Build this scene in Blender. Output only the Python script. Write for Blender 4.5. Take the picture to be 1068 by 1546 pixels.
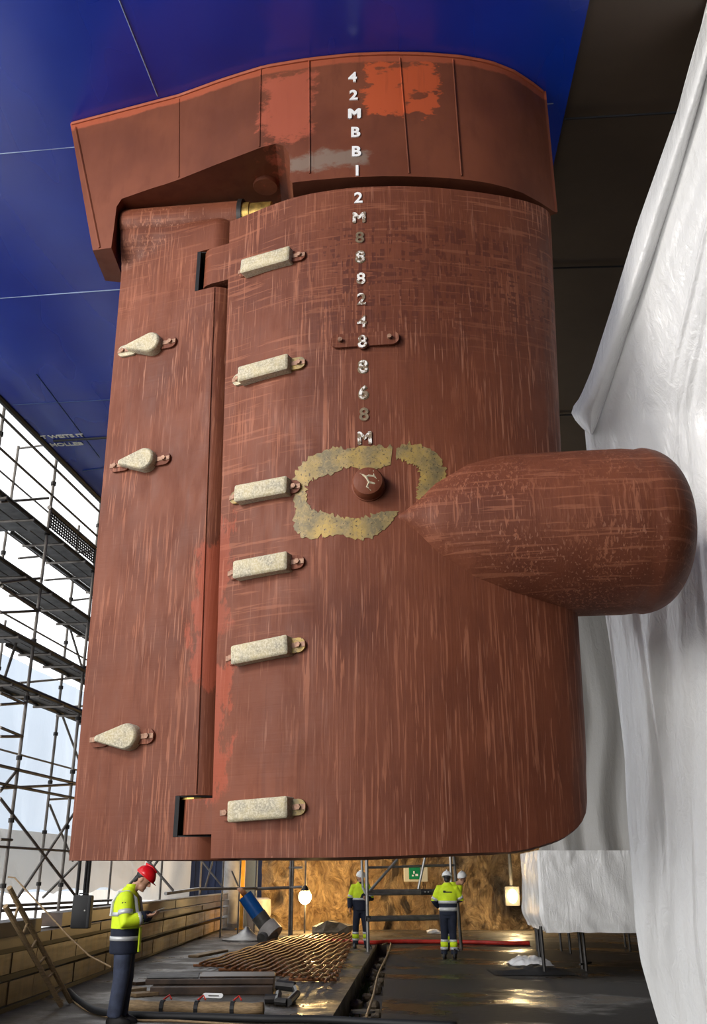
import bpy, bmesh, math, random
from mathutils import Vector, Matrix, noise as mnoise
random.seed(7)
# ------------------------------------------------------------------ camera, world, light
sc = bpy.context.scene
for o in list(bpy.data.objects): bpy.data.objects.remove(o)
COL = sc.collection
IMW, IMH, FPX, PITCH, EYE = 1068, 1546, 1420.0, math.radians(21.2), 1.65
cam = bpy.data.cameras.new('camera'); camo = bpy.data.objects.new('camera', cam); COL.objects.link(camo)
camo.location = (0, 0, EYE); camo.rotation_euler = (math.pi/2 + PITCH, 0, 0)
cam.sensor_fit = 'VERTICAL'; cam.sensor_height = 36.0; cam.lens = 36.0*FPX/IMH
cam.clip_start = 0.05; cam.clip_end = 500
sc.camera = camo
w = bpy.data.worlds.new('sky'); sc.world = w; w.use_nodes = True
bg = w.node_tree.nodes['Background']; bg.inputs[0].default_value = (0.98, 0.99, 1.0, 1); bg.inputs[1].default_value = 2.0
sun = bpy.data.lights.new('daylight', 'SUN'); suno = bpy.data.objects.new('daylight', sun); COL.objects.link(suno)
sun.energy = 1.2; sun.angle = math.radians(30); sun.color = (1.0, 0.97, 0.92)
SUN_FROM = Vector((-0.60, -0.78, 0.17)).normalized()
suno.rotation_euler = SUN_FROM.to_track_quat('Z', 'Y').to_euler(); suno.location = (-20, -10, 8)
# added floodlight, unseen high on the left, inferred from the upper rudder's light
fl_ = bpy.data.lights.new('unseen_floodlight', 'AREA'); flo = bpy.data.objects.new('unseen_floodlight', fl_); COL.objects.link(flo)
fl_.shape = 'RECTANGLE'; fl_.size = 2.5; fl_.size_y = 1.6; fl_.energy = 600; fl_.color = (1.0, .95, .88)
flo.location = (-6.2, 1.6, 7.9); flo.rotation_euler = (Vector((-6.2, 1.6, 7.9))-Vector((-.9, 6.6, 5.4))).to_track_quat('Z', 'Y').to_euler()
vs = sc.view_settings
vs.view_transform = 'Standard'; vs.look = 'None'; vs.gamma = 1; vs.use_curve_mapping = False; vs.exposure = 0.0

# ------------------------------------------------------------------ pixel -> place
CF = Vector((0, math.cos(PITCH), math.sin(PITCH))); CU = Vector((0, -math.sin(PITCH), math.cos(PITCH))); CR = Vector((1, 0, 0))
CC = Vector((0, 0, EYE))
def ray(x, y): return CR*((x-534)/FPX) + CU*((773-y)/FPX) + CF
def atz(x, y, z): r = ray(x, y); return CC + r*((z-EYE)/r.z)
def aty(x, y, Y): r = ray(x, y); return CC + r*(Y/r.y)
DOCK = Vector((.118, .993, 0)); NOR = Vector((.993, -.118, 0))       # along the stern edge, across it
def onp(x, y, off): r = ray(x, y); return CC + r*(off/(NOR.x*r.x+NOR.y*r.y))
def dk(a, off, z): return DOCK*a + NOR*off + Vector((0, 0, z))
def lerp(a, b, t): return a+(b-a)*t
def sstep(a, b, x): t = min(1, max(0, (x-a)/(b-a))); return t*t*(3-2*t)
def interp(kn, x):
    if x <= kn[0][0]: return kn[0][1]
    for (a, va), (b, vb) in zip(kn, kn[1:]):
        if x <= b: return va+(vb-va)*(x-a)/(b-a)
    return kn[-1][1]

# ------------------------------------------------------------------ materials
MATS = {}
class NT:
    def __init__(s, name):
        s.m = bpy.data.materials.new(name); s.m.use_nodes = True; s.t = s.m.node_tree; s.b = s.t.nodes['Principled BSDF']; MATS[name] = s.m
        s._pos = None
    def n(s, typ, **kw):
        nd = s.t.nodes.new(typ)
        for k, v in kw.items(): setattr(nd, k, v)
        return nd
    def put(s, sock, v):
        if isinstance(v, (int, float)): sock.default_value = v
        elif isinstance(v, tuple): sock.default_value = v if len(v) == len(sock.default_value) else (*v, 1)
        else: s.t.links.new(v, sock)
    def pos(s):
        if not s._pos: s._pos = s.n('ShaderNodeNewGeometry').outputs['Position']
        return s._pos
    def obj(s): return s.n('ShaderNodeTexCoord').outputs['Object']
    def mapping(s, vec, scale=(1, 1, 1), rot=(0, 0, 0), loc=(0, 0, 0)):
        m = s.n('ShaderNodeMapping'); s.t.links.new(vec, m.inputs[0]); m.inputs['Scale'].default_value = scale; m.inputs['Rotation'].default_value = rot; m.inputs['Location'].default_value = loc
        return m.outputs[0]
    def noise(s, vec, scale=5, detail=4, rough=.55, dist=0.0):
        nd = s.n('ShaderNodeTexNoise'); s.t.links.new(vec, nd.inputs['Vector']); nd.inputs['Scale'].default_value = scale; nd.inputs['Detail'].default_value = detail; nd.inputs['Roughness'].default_value = rough; nd.inputs['Distortion'].default_value = dist
        return nd.outputs[0]
    def ramp(s, v, a, b, lo=0.0, hi=1.0):
        nd = s.n('ShaderNodeMapRange'); nd.clamp = True; s.put(nd.inputs[0], v); nd.inputs[1].default_value = a; nd.inputs[2].default_value = b; nd.inputs[3].default_value = lo; nd.inputs[4].default_value = hi
        return nd.outputs[0]
    def math(s, op, a, b=0.0):
        nd = s.n('ShaderNodeMath', operation=op); s.put(nd.inputs[0], a); s.put(nd.inputs[1], b); return nd.outputs[0]
    def mix(s, f, a, b):
        nd = s.n('ShaderNodeMix', data_type='RGBA'); s.put(nd.inputs[0], f); s.put(nd.inputs[6], a if not isinstance(a, tuple) else (*a, 1)); s.put(nd.inputs[7], b if not isinstance(b, tuple) else (*b, 1)); return nd.outputs[2]
    def xyz(s, vec):
        nd = s.n('ShaderNodeSeparateXYZ'); s.t.links.new(vec, nd.inputs[0]); return nd.outputs
    def bump(s, h, strength=.3, dist=.01):
        nd = s.n('ShaderNodeBump'); nd.inputs['Strength'].default_value = strength; nd.inputs['Distance'].default_value = dist; s.put(nd.inputs['Height'], h); s.t.links.new(nd.outputs[0], s.b.inputs['Normal'])
    def set(s, **kw):
        for k, v in kw.items(): s.put(s.b.inputs[k.replace('_', ' ')], v)
        return s.m
def boxmask(g, xyz, x0, x1, z0, z1, soft, nz):
    # paint patch with a ragged edge, x/z bounds in metres
    X = g.math('ADD', xyz[0], nz); Z = g.math('ADD', xyz[2], nz)
    a = g.ramp(X, x0-soft, x0+soft); b = g.ramp(X, x1-soft, x1+soft, 1, 0); c = g.ramp(Z, z0-soft, z0+soft); d = g.ramp(Z, z1-soft, z1+soft, 1, 0)
    return g.math('MULTIPLY', g.math('MULTIPLY', a, b), g.math('MULTIPLY', c, d))
def plain(name, col, rough=.6, metal=0.0, var=.25, scale=6, bump=0.0, stretch=(1, 1, 1), spec=.4):
    g = NT(name); n1 = g.noise(g.mapping(g.pos(), stretch), scale, 6)
    dark = tuple(c*(1-var) for c in col); light = tuple(min(1, c*(1+var)) for c in col)
    g.set(Base_Color=g.mix(g.ramp(n1, .3, .7), dark, light), Roughness=rough, Metallic=metal)
    g.b.inputs['Specular IOR Level'].default_value = spec
    if bump: g.bump(n1, bump, .02)
    return g.m

def red_paint(name, kind):
    g = NT(name); p = g.pos(); c = g.xyz(p)
    base, dark, light = (.178, .054, .0265), (.112, .032, .0165), (.315, .115, .062)
    big = g.noise(p, 1.3, 5)
    col = g.mix(g.ramp(big, .35, .7), base, dark)
    mid = g.noise(g.mapping(p, (3, 3, 1)), 3.0, 5)
    col = g.mix(g.ramp(mid, .52, .72, 0, .55), col, dark)
    if kind != 'headbox':
        # vertical brush and scrape streaks
        warp = g.noise(p, 2.5, 3)
        v1 = g.noise(g.mapping(p, (46, 46, 1.7), (0, .05, 0)), 1.0, 3, .6, .5)
        cov = g.ramp(g.noise(g.mapping(p, (1.6, 1.6, .8), loc=(3, 1, 8)), 1.6, 3), .42, .60)
        if kind == 'blade': cov = g.math('MAXIMUM', cov, g.math('MULTIPLY', g.ramp(c[0], .05, .4), g.math('MULTIPLY', g.ramp(c[2], 3.7, 3.2), g.ramp(c[2], 1.8, 2.5))))
        st = g.math('MULTIPLY', g.ramp(v1, .555, .595), cov)
        col = g.mix(g.math('MULTIPLY', st, .7), col, light)
        v2 = g.noise(g.mapping(p, (26, 26, 1.1), (0, -.06, 0), (4, 2, 1)), 1.0, 2, .5, .2)
        col = g.mix(g.math('MULTIPLY', g.ramp(v2, .62, .68), .35), col, dark)
        v3 = g.noise(g.mapping(p, (60, 60, 2.2), (0, .1, 0), (9, 2, 4)), 1.0, 2, .5, .2)
        col = g.mix(g.math('MULTIPLY', g.math('MULTIPLY', g.ramp(v3, .63, .66), .5), g.ramp(big, .4, .6)), col, (.42, .19, .12))
        # slanting and level brush marks
        h1 = g.noise(g.mapping(p, (1.6, 1.6, 34), (0, .22, .1)), 1.0, 3, .6, .4)
        hz = g.ramp(c[2], 5.2, 6.2) if kind == 'blade' else g.ramp(c[2], 5.9, 6.4)
        if kind == 'blade':
            hz = g.math('MAXIMUM', hz, g.math('MULTIPLY', g.ramp(c[0], -.25, -.5), g.ramp(c[2], 3.1, 3.5)))
        if kind == 'bulb': hz = 1.0
        col = g.mix(g.math('MULTIPLY', g.math('MULTIPLY', g.ramp(h1, .57, .62), hz), .3 if kind == 'flap' else .5), col, light)
        if kind == 'blade':
            # cross-hatched squarish scrape marks near the top of the blade
            cx = g.noise(g.mapping(p, (30, 30, 4), loc=(1, 1, 1)), 1.0, 1, .5, .1); cz = g.noise(g.mapping(p, (4, 4, 26), loc=(2, 5, 1)), 1.0, 1, .5, .1)
            ch = g.math('MULTIPLY', g.ramp(cx, .5, .53), g.ramp(cz, .5, .53))
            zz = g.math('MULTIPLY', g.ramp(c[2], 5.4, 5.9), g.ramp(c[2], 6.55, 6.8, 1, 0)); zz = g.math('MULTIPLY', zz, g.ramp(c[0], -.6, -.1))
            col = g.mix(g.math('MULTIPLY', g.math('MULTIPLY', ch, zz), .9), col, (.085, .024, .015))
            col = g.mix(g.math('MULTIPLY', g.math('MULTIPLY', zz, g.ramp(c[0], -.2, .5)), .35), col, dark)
        # bright primer showing
        pn = g.math('MULTIPLY', g.math('SUBTRACT', g.noise(g.mapping(p, (12, 12, 5)), 1.0, 7, .75), .5), .62)
        orange = (.36, .075, .036)
        if kind == 'flap':
            m = boxmask(g, c, -1.20, -.9, 2.95, 4.05, .03, pn)
        elif kind == 'blade':
            m = g.math('MAXIMUM', boxmask(g, c, -1.2, -.90, 2.15, 3.05, .02, pn), g.math('MULTIPLY', boxmask(g, c, -1.2, -.93, 3.3, 4.2, .02, pn), .7))
        else: m = 0.0
        if kind != 'bulb': col = g.mix(g.math('MULTIPLY', m, .62), col, orange)
        hgt = g.math('ADD', g.math('ADD', v1, h1), big)
        g.bump(hgt, .22, .012)
    else:
        pn = g.math('MULTIPLY', g.math('SUBTRACT', g.noise(g.mapping(p, (5, 5, 9)), 1.0, 6, .7), .5), .5)
        m1 = boxmask(g, c, .11, .72, 7.80, 8.40, .015, pn); holes = g.ramp(g.noise(g.mapping(p, (3, 3, 5), loc=(0, 0, 3)), 1.2, 4), .58, .62, 1, .1)
        pn2 = g.math('MULTIPLY', pn, 1.1)
        m2 = boxmask(g, c, -.80, -.36, 7.62, 8.36, .03, pn2)
        col = g.mix(g.math('MULTIPLY', g.math('MULTIPLY', m1, holes), .95), col, (.46, .085, .028))
        col = g.mix(g.math('MULTIPLY', m2, .62), col, (.43, .10, .055))
        m3 = boxmask(g, c, -.55, .12, 7.26, 7.42, .03, g.math('MULTIPLY', pn, .6)); col = g.mix(g.math('MULTIPLY', m3, .8), col, (.21, .16, .125))
        edge = g.ramp(g.math('ADD', c[2], g.math('MULTIPLY', pn, .16)), 8.39, 8.41); col = g.mix(g.math('MULTIPLY', edge, .8), col, (.36, .085, .04))
        lines = g.noise(g.mapping(p, (14, 14, 1.0)), 1.0, 3); col = g.mix(g.ramp(lines, .6, .72, 0, .3), col, dark)
        g.bump(g.math('ADD', big, lines), .12, .01)
    rg = g.ramp(mid, .3, .7, .5, .7)
    g.set(Base_Color=col, Roughness=rg); g.b.inputs['Specular IOR Level'].default_value = .22
    return g.m
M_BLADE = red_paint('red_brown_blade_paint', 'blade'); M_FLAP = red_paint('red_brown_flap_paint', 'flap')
M_BULB = red_paint('red_brown_bulb_paint', 'bulb'); M_BOX = red_paint('red_brown_trunk_paint', 'headbox')

g = NT('blue_hull_paint'); p = g.pos(); n1 = g.noise(p, .35, 3); n2 = g.noise(g.mapping(p, (1, .3, 1), (0, 0, .1)), 1.1, 2)
g.set(Base_Color=g.mix(g.ramp(n1, .3, .7), (.0005, .014, .27), (.001, .040, .44)), Roughness=g.ramp(n2, .3, .7, .22, .30)); g.b.inputs['Specular IOR Level'].default_value = .5; g.b.inputs['Coat Weight'].default_value = .6; g.b.inputs['Coat IOR'].default_value = 1.5; g.b.inputs['Coat Roughness'].default_value = .2
g.bump(g.noise(g.mapping(p, (1, .7, 1)), .55, 2), .35, .10); M_BLUE = g.m
g = NT('brown_bottom_paint'); p = g.pos(); n1 = g.noise(p, .6, 6, .6)
g.set(Base_Color=g.mix(g.ramp(n1, .35, .7), (.055, .036, .024), (.085, .058, .04)), Roughness=.5); M_BROWN = g.m
g = NT('weathered_zinc'); p = g.pos(); n1 = g.noise(p, 70, 5, .7); n2 = g.noise(p, 9, 4)
g.set(Base_Color=g.mix(g.ramp(n1, .42, .62), g.mix(g.ramp(n2, .4, .62), (.44, .37, .22), (.29, .265, .20)), (.58, .52, .38)), Roughness=.8); g.bump(n1, .7, .006); M_ZINC = g.m
g = NT('worn_gold_primer'); p = g.pos(); n1 = g.noise(p, 22, 6, .7, 1.5); n2 = g.noise(p, 4, 4)
col = g.mix(g.ramp(n2, .42, .6), (.40, .265, .065), (.16, .125, .06)); col = g.mix(g.ramp(n1, .5, .62), col, (.30, .21, .085)); col = g.mix(g.ramp(g.noise(p, 60, 4), .6, .66), col, (.08, .055, .03))
g.set(Base_Color=col, Roughness=.55, Metallic=.15); g.bump(n1, .5, .004); M_GOLD = g.m
g = NT('worn_draft_mark_paint'); p = g.pos(); n1 = g.noise(p, 28, 4, .7)
g.set(Base_Color=g.mix(g.ramp(n1, .47, .52), (.80, .77, .72), (.20, .14, .085)), Roughness=.5); M_MARKW = g.m
M_WHITE = plain('white_mark_paint', (.88, .88, .86), .5, var=.04)
M_MARKB = plain('bare_weld_bronze', (.22, .165, .10), .45, .3, .4, 40)
M_BRASS = plain('brass', (.55, .36, .10), .35, .8, .4, 20)
M_BOLT = plain('corroded_bolt', (.30, .17, .11), .6, .3, .4, 40)
M_BLACK = plain('black_rubber', (.012, .012, .013), .6, var=.2)
M_DARK = plain('dark_steel', (.045, .042, .04), .45, .6, .3, 8)
M_GALV = plain('galvanised_tube', (.30, .29, .275), .42, .75, .25, 5)
M_GALVD = plain('dull_scaffold_tube', (.20, .18, .16), .5, .55, .35, 4)
M_BOARD = plain('grey_scaffold_board', (.13, .125, .12), .7, 0, .35, 5)
M_WOOD = plain('ladder_wood', (.28, .19, .10), .7, 0, .35, 12, .2, (1, 1, 6))
g = NT('timber'); p = g.pos(); n1 = g.noise(g.mapping(p, (2, 2.6, .5)), 1.0, 5, .65); n2 = g.noise(g.mapping(p, (14, 1, 14)), 1.0, 4)
g.set(Base_Color=g.mix(g.ramp(n1, .35, .68), (.09, .052, .02), (.27, .165, .055)), Roughness=g.ramp(n2, .3, .7, .3, .55)); g.b.inputs['Specular IOR Level'].default_value = .6; g.bump(n2, .2, .01); M_TIMBER = g.m
g = NT('brown_steel_beam'); p = g.pos(); n1 = g.noise(g.mapping(p, (3, .8, 3)), 1.2, 5)
g.set(Base_Color=g.mix(g.ramp(n1, .35, .68), (.030, .019, .013), (.095, .056, .034)), Roughness=.45, Metallic=.2); M_BEAM = g.m
M_RUST = plain('rusty_rod', (.26, .10, .035), .5, .25, .5, 9)
M_SLAB = None
g = NT('wet_concrete'); p = g.pos(); n1 = g.noise(p, .55, 6, .62); n2 = g.noise(p, 7, 5)
g.set(Base_Color=g.mix(g.ramp(n1, .35, .65), (.042, .033, .023), (.105, .086, .064)), Roughness=g.ramp(g.noise(p, .8, 5, .6), .38, .56, .24, .7)); g.bump(n2, .6, .03); M_SLAB = g.m
g = NT('black_wet_deck'); p = g.pos(); n1 = g.noise(p, .7, 6, .62)
g.set(Base_Color=g.mix(g.ramp(n1, .35, .65), (.008, .007, .006), (.024, .019, .014)), Roughness=g.mix(g.ramp(g.noise(g.mapping(p, (.45, .5, 1), loc=(2.4, 0, 0)), 1.0, 5, .6), .50, .60), (.60, .60, .60), (.16, .16, .16))); g.bump(g.noise(p, 9, 6, .7), .5, .03); M_DECK = g.m
g = NT('outside_ground'); p = g.pos(); g.set(Base_Color=g.mix(g.noise(p, .5, 4), (.76, .76, .76), (.86, .86, .86)), Roughness=.9); M_OUT = g.m
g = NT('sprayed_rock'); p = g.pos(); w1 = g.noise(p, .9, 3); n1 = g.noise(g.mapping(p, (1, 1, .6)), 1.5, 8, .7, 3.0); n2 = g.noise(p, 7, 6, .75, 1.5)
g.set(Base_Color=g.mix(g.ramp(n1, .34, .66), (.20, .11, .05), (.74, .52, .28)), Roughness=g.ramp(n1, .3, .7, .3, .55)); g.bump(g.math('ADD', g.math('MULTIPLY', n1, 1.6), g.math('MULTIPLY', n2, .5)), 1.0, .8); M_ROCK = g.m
def film(name, col, trans, rough=.2, wr=1.0):
    g = NT(name); p = g.pos(); n1 = g.noise(g.mapping(p, (5, 5, .45), (.05, .12, 0)), 1.0, 5, .55, .8); n2 = g.noise(g.mapping(p, (3, 3, 1.2), (.1, .3, 0)), 4, 5, .65, 1.2)
    g.set(Base_Color=col, Roughness=rough); g.b.inputs['Specular IOR Level'].default_value = .5
    g.bump(g.math('ADD', n1, g.math('MULTIPLY', n2, .55)), .5*wr, .05)
    tr = g.n('ShaderNodeBsdfTranslucent'); tr.inputs[0].default_value = (*col, 1) if len(col) == 3 else col
    mx = g.n('ShaderNodeMixShader'); mx.inputs[0].default_value = trans
    g.t.links.new(g.b.outputs[0], mx.inputs[1]); g.t.links.new(tr.outputs[0], mx.inputs[2])
    g.t.links.new(mx.outputs[0], g.t.nodes['Material Output'].inputs[0]); return g.m
M_FILM = film('white_plastic_film', (.92, .92, .91), .06)
M_FILMG = film('shaded_plastic_film', (.46, .455, .44), .12, .5, .7)  # white film at the back, its shadow put into this grey
M_TENT = film('tent_film', (.58, .66, .76), .55, .5, .8)
M_TENTB = film('beige_tent_film', (.74, .68, .60), .5, .5, .8)
M_YEL = plain('hi_vis_yellow', (.62, .80, .015), .7, var=.12, scale=9)
M_NAVY = plain('navy_cloth', (.010, .014, .030), .8, var=.25, scale=9)
M_JEAN = plain('dark_blue_trousers', (.040, .050, .085), .8, var=.4, scale=7, bump=.2)
M_REFL = plain('reflective_tape', (.55, .56, .56), .35, .2, .08, 20)
M_SKIN = plain('skin', (.46, .25, .16), .55, var=.08)
M_HAIR = plain('black_hair', (.010, .008, .007), .5, var=.3)
M_RED = plain('red_helmet_shell', (.62, .008, .012), .25, var=.05)
M_HELM = plain('white_helmet_shell', (.80, .80, .78), .3, var=.05)
M_BOOT = plain('boot_leather', (.012, .011, .011), .45, var=.3)
M_BLUEP = plain('blue_pipe', (.010, .10, .34), .35, var=.15)
M_GREYP = plain('grey_pipe', (.11, .105, .095), .4, .2, .3, 5)
M_ORANGE = plain('yellow_post_paint', (.75, .34, .02), .5, var=.15)
M_CONT = plain('navy_container', (.020, .032, .085), .5, var=.25, scale=2)
M_COLM = plain('grey_column', (.36, .33, .30), .5, var=.25, scale=3)
M_GREEN = plain('sign_green', (.0, .22, .075), .5, var=.05)
M_CREAM = plain('sign_cream', (.62, .58, .42), .5, var=.05)
M_REDH = plain('red_hose', (.62, .045, .03), .4, var=.3, scale=5)
M_LETTER = plain('pale_lettering', (.80, .80, .72), .5, var=.05)
M_SEAM = plain('blue_weld_seam', (.012, .04, .16), .4, var=.2)
M_SEAML = plain('pale_scribe_line', (.28, .36, .55), .5, var=.2)
M_RIM = plain('black_hull_edge', (.012, .012, .016), .5, var=.2)
M_WEED = plain('green_weed', (.06, .10, .012), .8, var=.4)
M_RUBBLE = plain('rubble', (.16, .12, .075), .7, var=.4, scale=8)
def emit(name, col, s):
    g = NT(name); g.set(Base_Color=col, Emission_Color=col, Emission_Strength=s); return g.m
M_LAMP = emit('lamp_glow', (1.0, .80, .42), 40.0); M_LAMP2 = emit('bulkhead_glow', (1.0, .92, .62), 16.0); M_GLOWG = emit('exit_sign_glow', (.05, .55, .25), .35)

# ------------------------------------------------------------------ builders
def tag(o, label, cat, group=None, kind=None):
    if label: o['label'] = label
    if cat: o['category'] = cat
    if group: o['group'] = group
    if kind: o['kind'] = kind
    return o
def thing(name, loc, label, cat, group=None, rz=0.0):
    o = bpy.data.objects.new(name, None); o.empty_display_size = .2; COL.objects.link(o); o.location = loc; o.rotation_euler = (0, 0, rz)
    return tag(o, label, cat, group)
def worldloc(o):
    v = Vector((0, 0, 0))
    while o: v = v + o.location; o = o.parent
    return v
def mesh(name, verts, faces, mat, parent=None, smooth=False, local=False):
    """verts are world coordinates (parents are not rotated) unless local"""
    off = worldloc(parent) if (parent and not local) else Vector((0, 0, 0))
    me = bpy.data.meshes.new(name); me.from_pydata([tuple(Vector(v)-off) for v in verts], [], faces); me.update()
    o = bpy.data.objects.new(name, me); COL.objects.link(o)
    if parent: o.parent = parent
    for m in (mat if isinstance(mat, (list, tuple)) else [mat]): me.materials.append(m)
    if smooth:
        me.polygons.foreach_set('use_smooth', [True]*len(me.polygons))
    bm = bmesh.new(); bm.from_mesh(me); bmesh.ops.recalc_face_normals(bm, faces=bm.faces); bm.to_mesh(me); bm.free()
    return o
def smooth_angle(o, deg=40):
    me = o.data; bm = bmesh.new(); bm.from_mesh(me); lim = math.radians(deg)
    for f in bm.faces: f.smooth = True
    for e in bm.edges:
        e.smooth = not (len(e.link_faces) == 2 and e.calc_face_angle(0) > lim)
    bm.to_mesh(me); bm.free(); return o
class MB:
    def __init__(s): s.v = []; s.f = []
    def add(s, v, f):
        k = len(s.v); s.v += [Vector(x) for x in v]; s.f += [tuple(i+k for i in q) for q in f]; return s
    def box(s, c, size, ax=None):
        c = Vector(c); X, Y, Z = ax or (Vector((1, 0, 0)), Vector((0, 1, 0)), Vector((0, 0, 1)))
        hx, hy, hz = [q/2 for q in size]
        vs_ = [c+X*(a*hx)+Y*(b*hy)+Z*(d*hz) for d in (-1, 1) for b in (-1, 1) for a in (-1, 1)]
        return s.add(vs_, [(0, 2, 3, 1), (4, 5, 7, 6), (0, 1, 5, 4), (2, 6, 7, 3), (0, 4, 6, 2), (1, 3, 7, 5)])
    def bbox(s, c, size, bev=.01, ax=None):   # bevelled box
        bm = bmesh.new(); bmesh.ops.create_cube(bm, size=1)
        for v in bm.verts: v.co = Vector((v.co.x*size[0], v.co.y*size[1], v.co.z*size[2]))
        bmesh.ops.bevel(bm, geom=bm.edges[:], offset=bev, segments=2, affect='EDGES', profile=.6)
        X, Y, Z = ax or (Vector((1, 0, 0)), Vector((0, 1, 0)), Vector((0, 0, 1))); c = Vector(c)
        bm.verts.index_update()
        s.add([c+X*v.co.x+Y*v.co.y+Z*v.co.z for v in bm.verts], [tuple(v.index for v in f.verts) for f in bm.faces]); bm.free(); return s
    def tube(s, pts, r, n=8, cap=True):
        pts = [Vector(q) for q in pts]; rr = r if isinstance(r, (list, tuple)) else [r]*len(pts)
        rings = []; up = None
        for i, q in enumerate(pts):
            t = (pts[min(i+1, len(pts)-1)]-pts[max(i-1, 0)]).normalized()
            if up is None: up = Vector((0, 0, 1)) if abs(t.z) < .9 else Vector((1, 0, 0))
            a = t.cross(up).normalized(); b = a.cross(t).normalized(); up = b
            rings.append([q+a*(math.cos(k*2*math.pi/n)*rr[i])+b*(math.sin(k*2*math.pi/n)*rr[i]) for k in range(n)])
        return s.loft(rings, cap)
    def loft(s, rings, cap=True):
        n = len(rings[0]); v = [q for r in rings for q in r]; f = []
        for i in range(len(rings)-1):
            for k in range(n): f.append((i*n+k, i*n+(k+1) % n, (i+1)*n+(k+1) % n, (i+1)*n+k))
        if cap: f.append(tuple(range(n))[::-1]); f.append(tuple(range((len(rings)-1)*n, len(rings)*n)))
        return s.add(v, f)
    def ell(s, c, r, nu=16, nv=10, ax=None):
        c = Vector(c); X, Y, Z = ax or (Vector((1, 0, 0)), Vector((0, 1, 0)), Vector((0, 0, 1)))
        rings = []
        for j in range(nv+1):
            th = math.pi*j/nv; st = max(math.sin(th), .02); ct = -math.cos(th)
            rings.append([c+X*(r[0]*st*math.cos(2*math.pi*k/nu))+Y*(r[1]*st*math.sin(2*math.pi*k/nu))+Z*(r[2]*ct) for k in range(nu)])
        return s.loft(rings)
    def prism(s, poly, h0, h1, o, X, Y, Z):
        n = len(poly); o = Vector(o)
        v = [o+X*a+Y*b+Z*h0 for a, b in poly]+[o+X*a+Y*b+Z*h1 for a, b in poly]
        return s.add(v, [tuple(range(n))[::-1], tuple(range(n, 2*n))]+[(k, (k+1) % n, n+(k+1) % n, n+k) for k in range(n)])
    def grid(s, rows):
        n = len(rows[0]); v = [q for r in rows for q in r]
        return s.add(v, [(i*n+k, i*n+k+1, (i+1)*n+k+1, (i+1)*n+k) for i in range(len(rows)-1) for k in range(n-1)])
    def build(s, name, mat, parent=None, smooth=False, angle=None, local=False):
        o = mesh(name, s.v, s.f, mat, parent, smooth, local)
        if angle: smooth_angle(o, angle)
        return o
def remesh(o, voxel, it=4):
    m = o.modifiers.new('r', 'REMESH'); m.mode = 'VOXEL'; m.voxel_size = voxel; m.use_smooth_shade = True
    m2 = o.modifiers.new('s', 'SMOOTH'); m2.iterations = it; m2.factor = .5
    dg = bpy.context.evaluated_depsgraph_get(); me = bpy.data.meshes.new_from_object(o.evaluated_get(dg))
    o.modifiers.clear(); old = o.data; o.data = me; bpy.data.meshes.remove(old)
    me.polygons.foreach_set('use_smooth', [True]*len(me.polygons)); return o
def textmesh(body, size, extrude, bold, bevel=0.0):
    cu = bpy.data.curves.new('t', 'FONT'); cu.body = body; cu.size = size; cu.extrude = extrude; cu.offset = bold; cu.align_x = 'CENTER'; cu.align_y = 'CENTER'; cu.resolution_u = 4
    o = bpy.data.objects.new('t', cu); COL.objects.link(o); dg = bpy.context.evaluated_depsgraph_get()
    me = bpy.data.meshes.new_from_object(o.evaluated_get(dg)); v = [q.co.copy() for q in me.vertices]; f = [tuple(p_.vertices) for p_ in me.polygons]
    bpy.data.objects.remove(o); bpy.data.curves.remove(cu); bpy.data.meshes.remove(me); return v, f
def struct(o): o['kind'] = 'structure'; return o
# ------------------------------------------------------------------ the setting
ZH = 8.5
def tl(Y): return -.25+(Y-13.7)*.0631      # trench edges
def tr_(Y): return .33+(Y-12.9)*.039
YB = 34.6
def slab(poly, z0, z1, name, mat):
    m = MB(); m.prism([(p_[0], p_[1]) for p_ in poly], z0, z1, (0, 0, 0), Vector((1, 0, 0)), Vector((0, 1, 0)), Vector((0, 0, 1))); return struct(m.build(name, mat))
slab([(-6.5, -9), (tl(-9), -9), (tl(28), 28), (tl(28), 39), (-6.5, 39)], -.5, 0, 'floor', M_SLAB)
slab([(tr_(-9), -9), (14, -9), (14, 28), (tr_(28), 28)], -.5, 0, 'floor', M_DECK)
slab([(tl(28), 28), (14, 28), (14, 39), (tl(28), 39)], -.5, -.004, 'floor', M_SLAB)
slab([(tl(-9)-.05, -9), (tr_(-9)+.05, -9), (tr_(28)+.05, 28), (tl(28)-.05, 28)], -.6, -.34, 'floor', M_SLAB)
slab([(-60, -40), (-6.5, -40), (-6.5, 80), (-60, 80)], -.5, -.02, 'floor', M_OUT)
# rough rock face at the back of the dock
rows = []
for i in range(101):
    z = -.1+9.0*i/100; r = []
    for k in range(241):
        x = -3.15+17.4*k/240
        q = Vector((x*.55, z*.4, 1.7)); dsp = mnoise.fractal(q, .9, 2.0, 5)*.35 + abs(mnoise.noise(Vector((x*1.7+2*mnoise.noise(q*2), z*1.1, 4))))*.45+.12*mnoise.noise(Vector((x*4, z*3, 9)))
        r.append(Vector((x, YB-.3+dsp+.12*math.sin(z*1.3), z)))
    rows.append(r)
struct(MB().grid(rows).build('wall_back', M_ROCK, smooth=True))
m = MB(); m.box((12, 14, 4.3), (.4, 48, 8.6)); struct(m.build('wall_right', M_SLAB))
m = MB(); m.box((4.6, -8.6, 4.3), (15.2, .4, 8.6)); struct(m.build('wall_near', M_SLAB))  # unseen wall behind the camera, its extent set to hold back sky light

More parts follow.
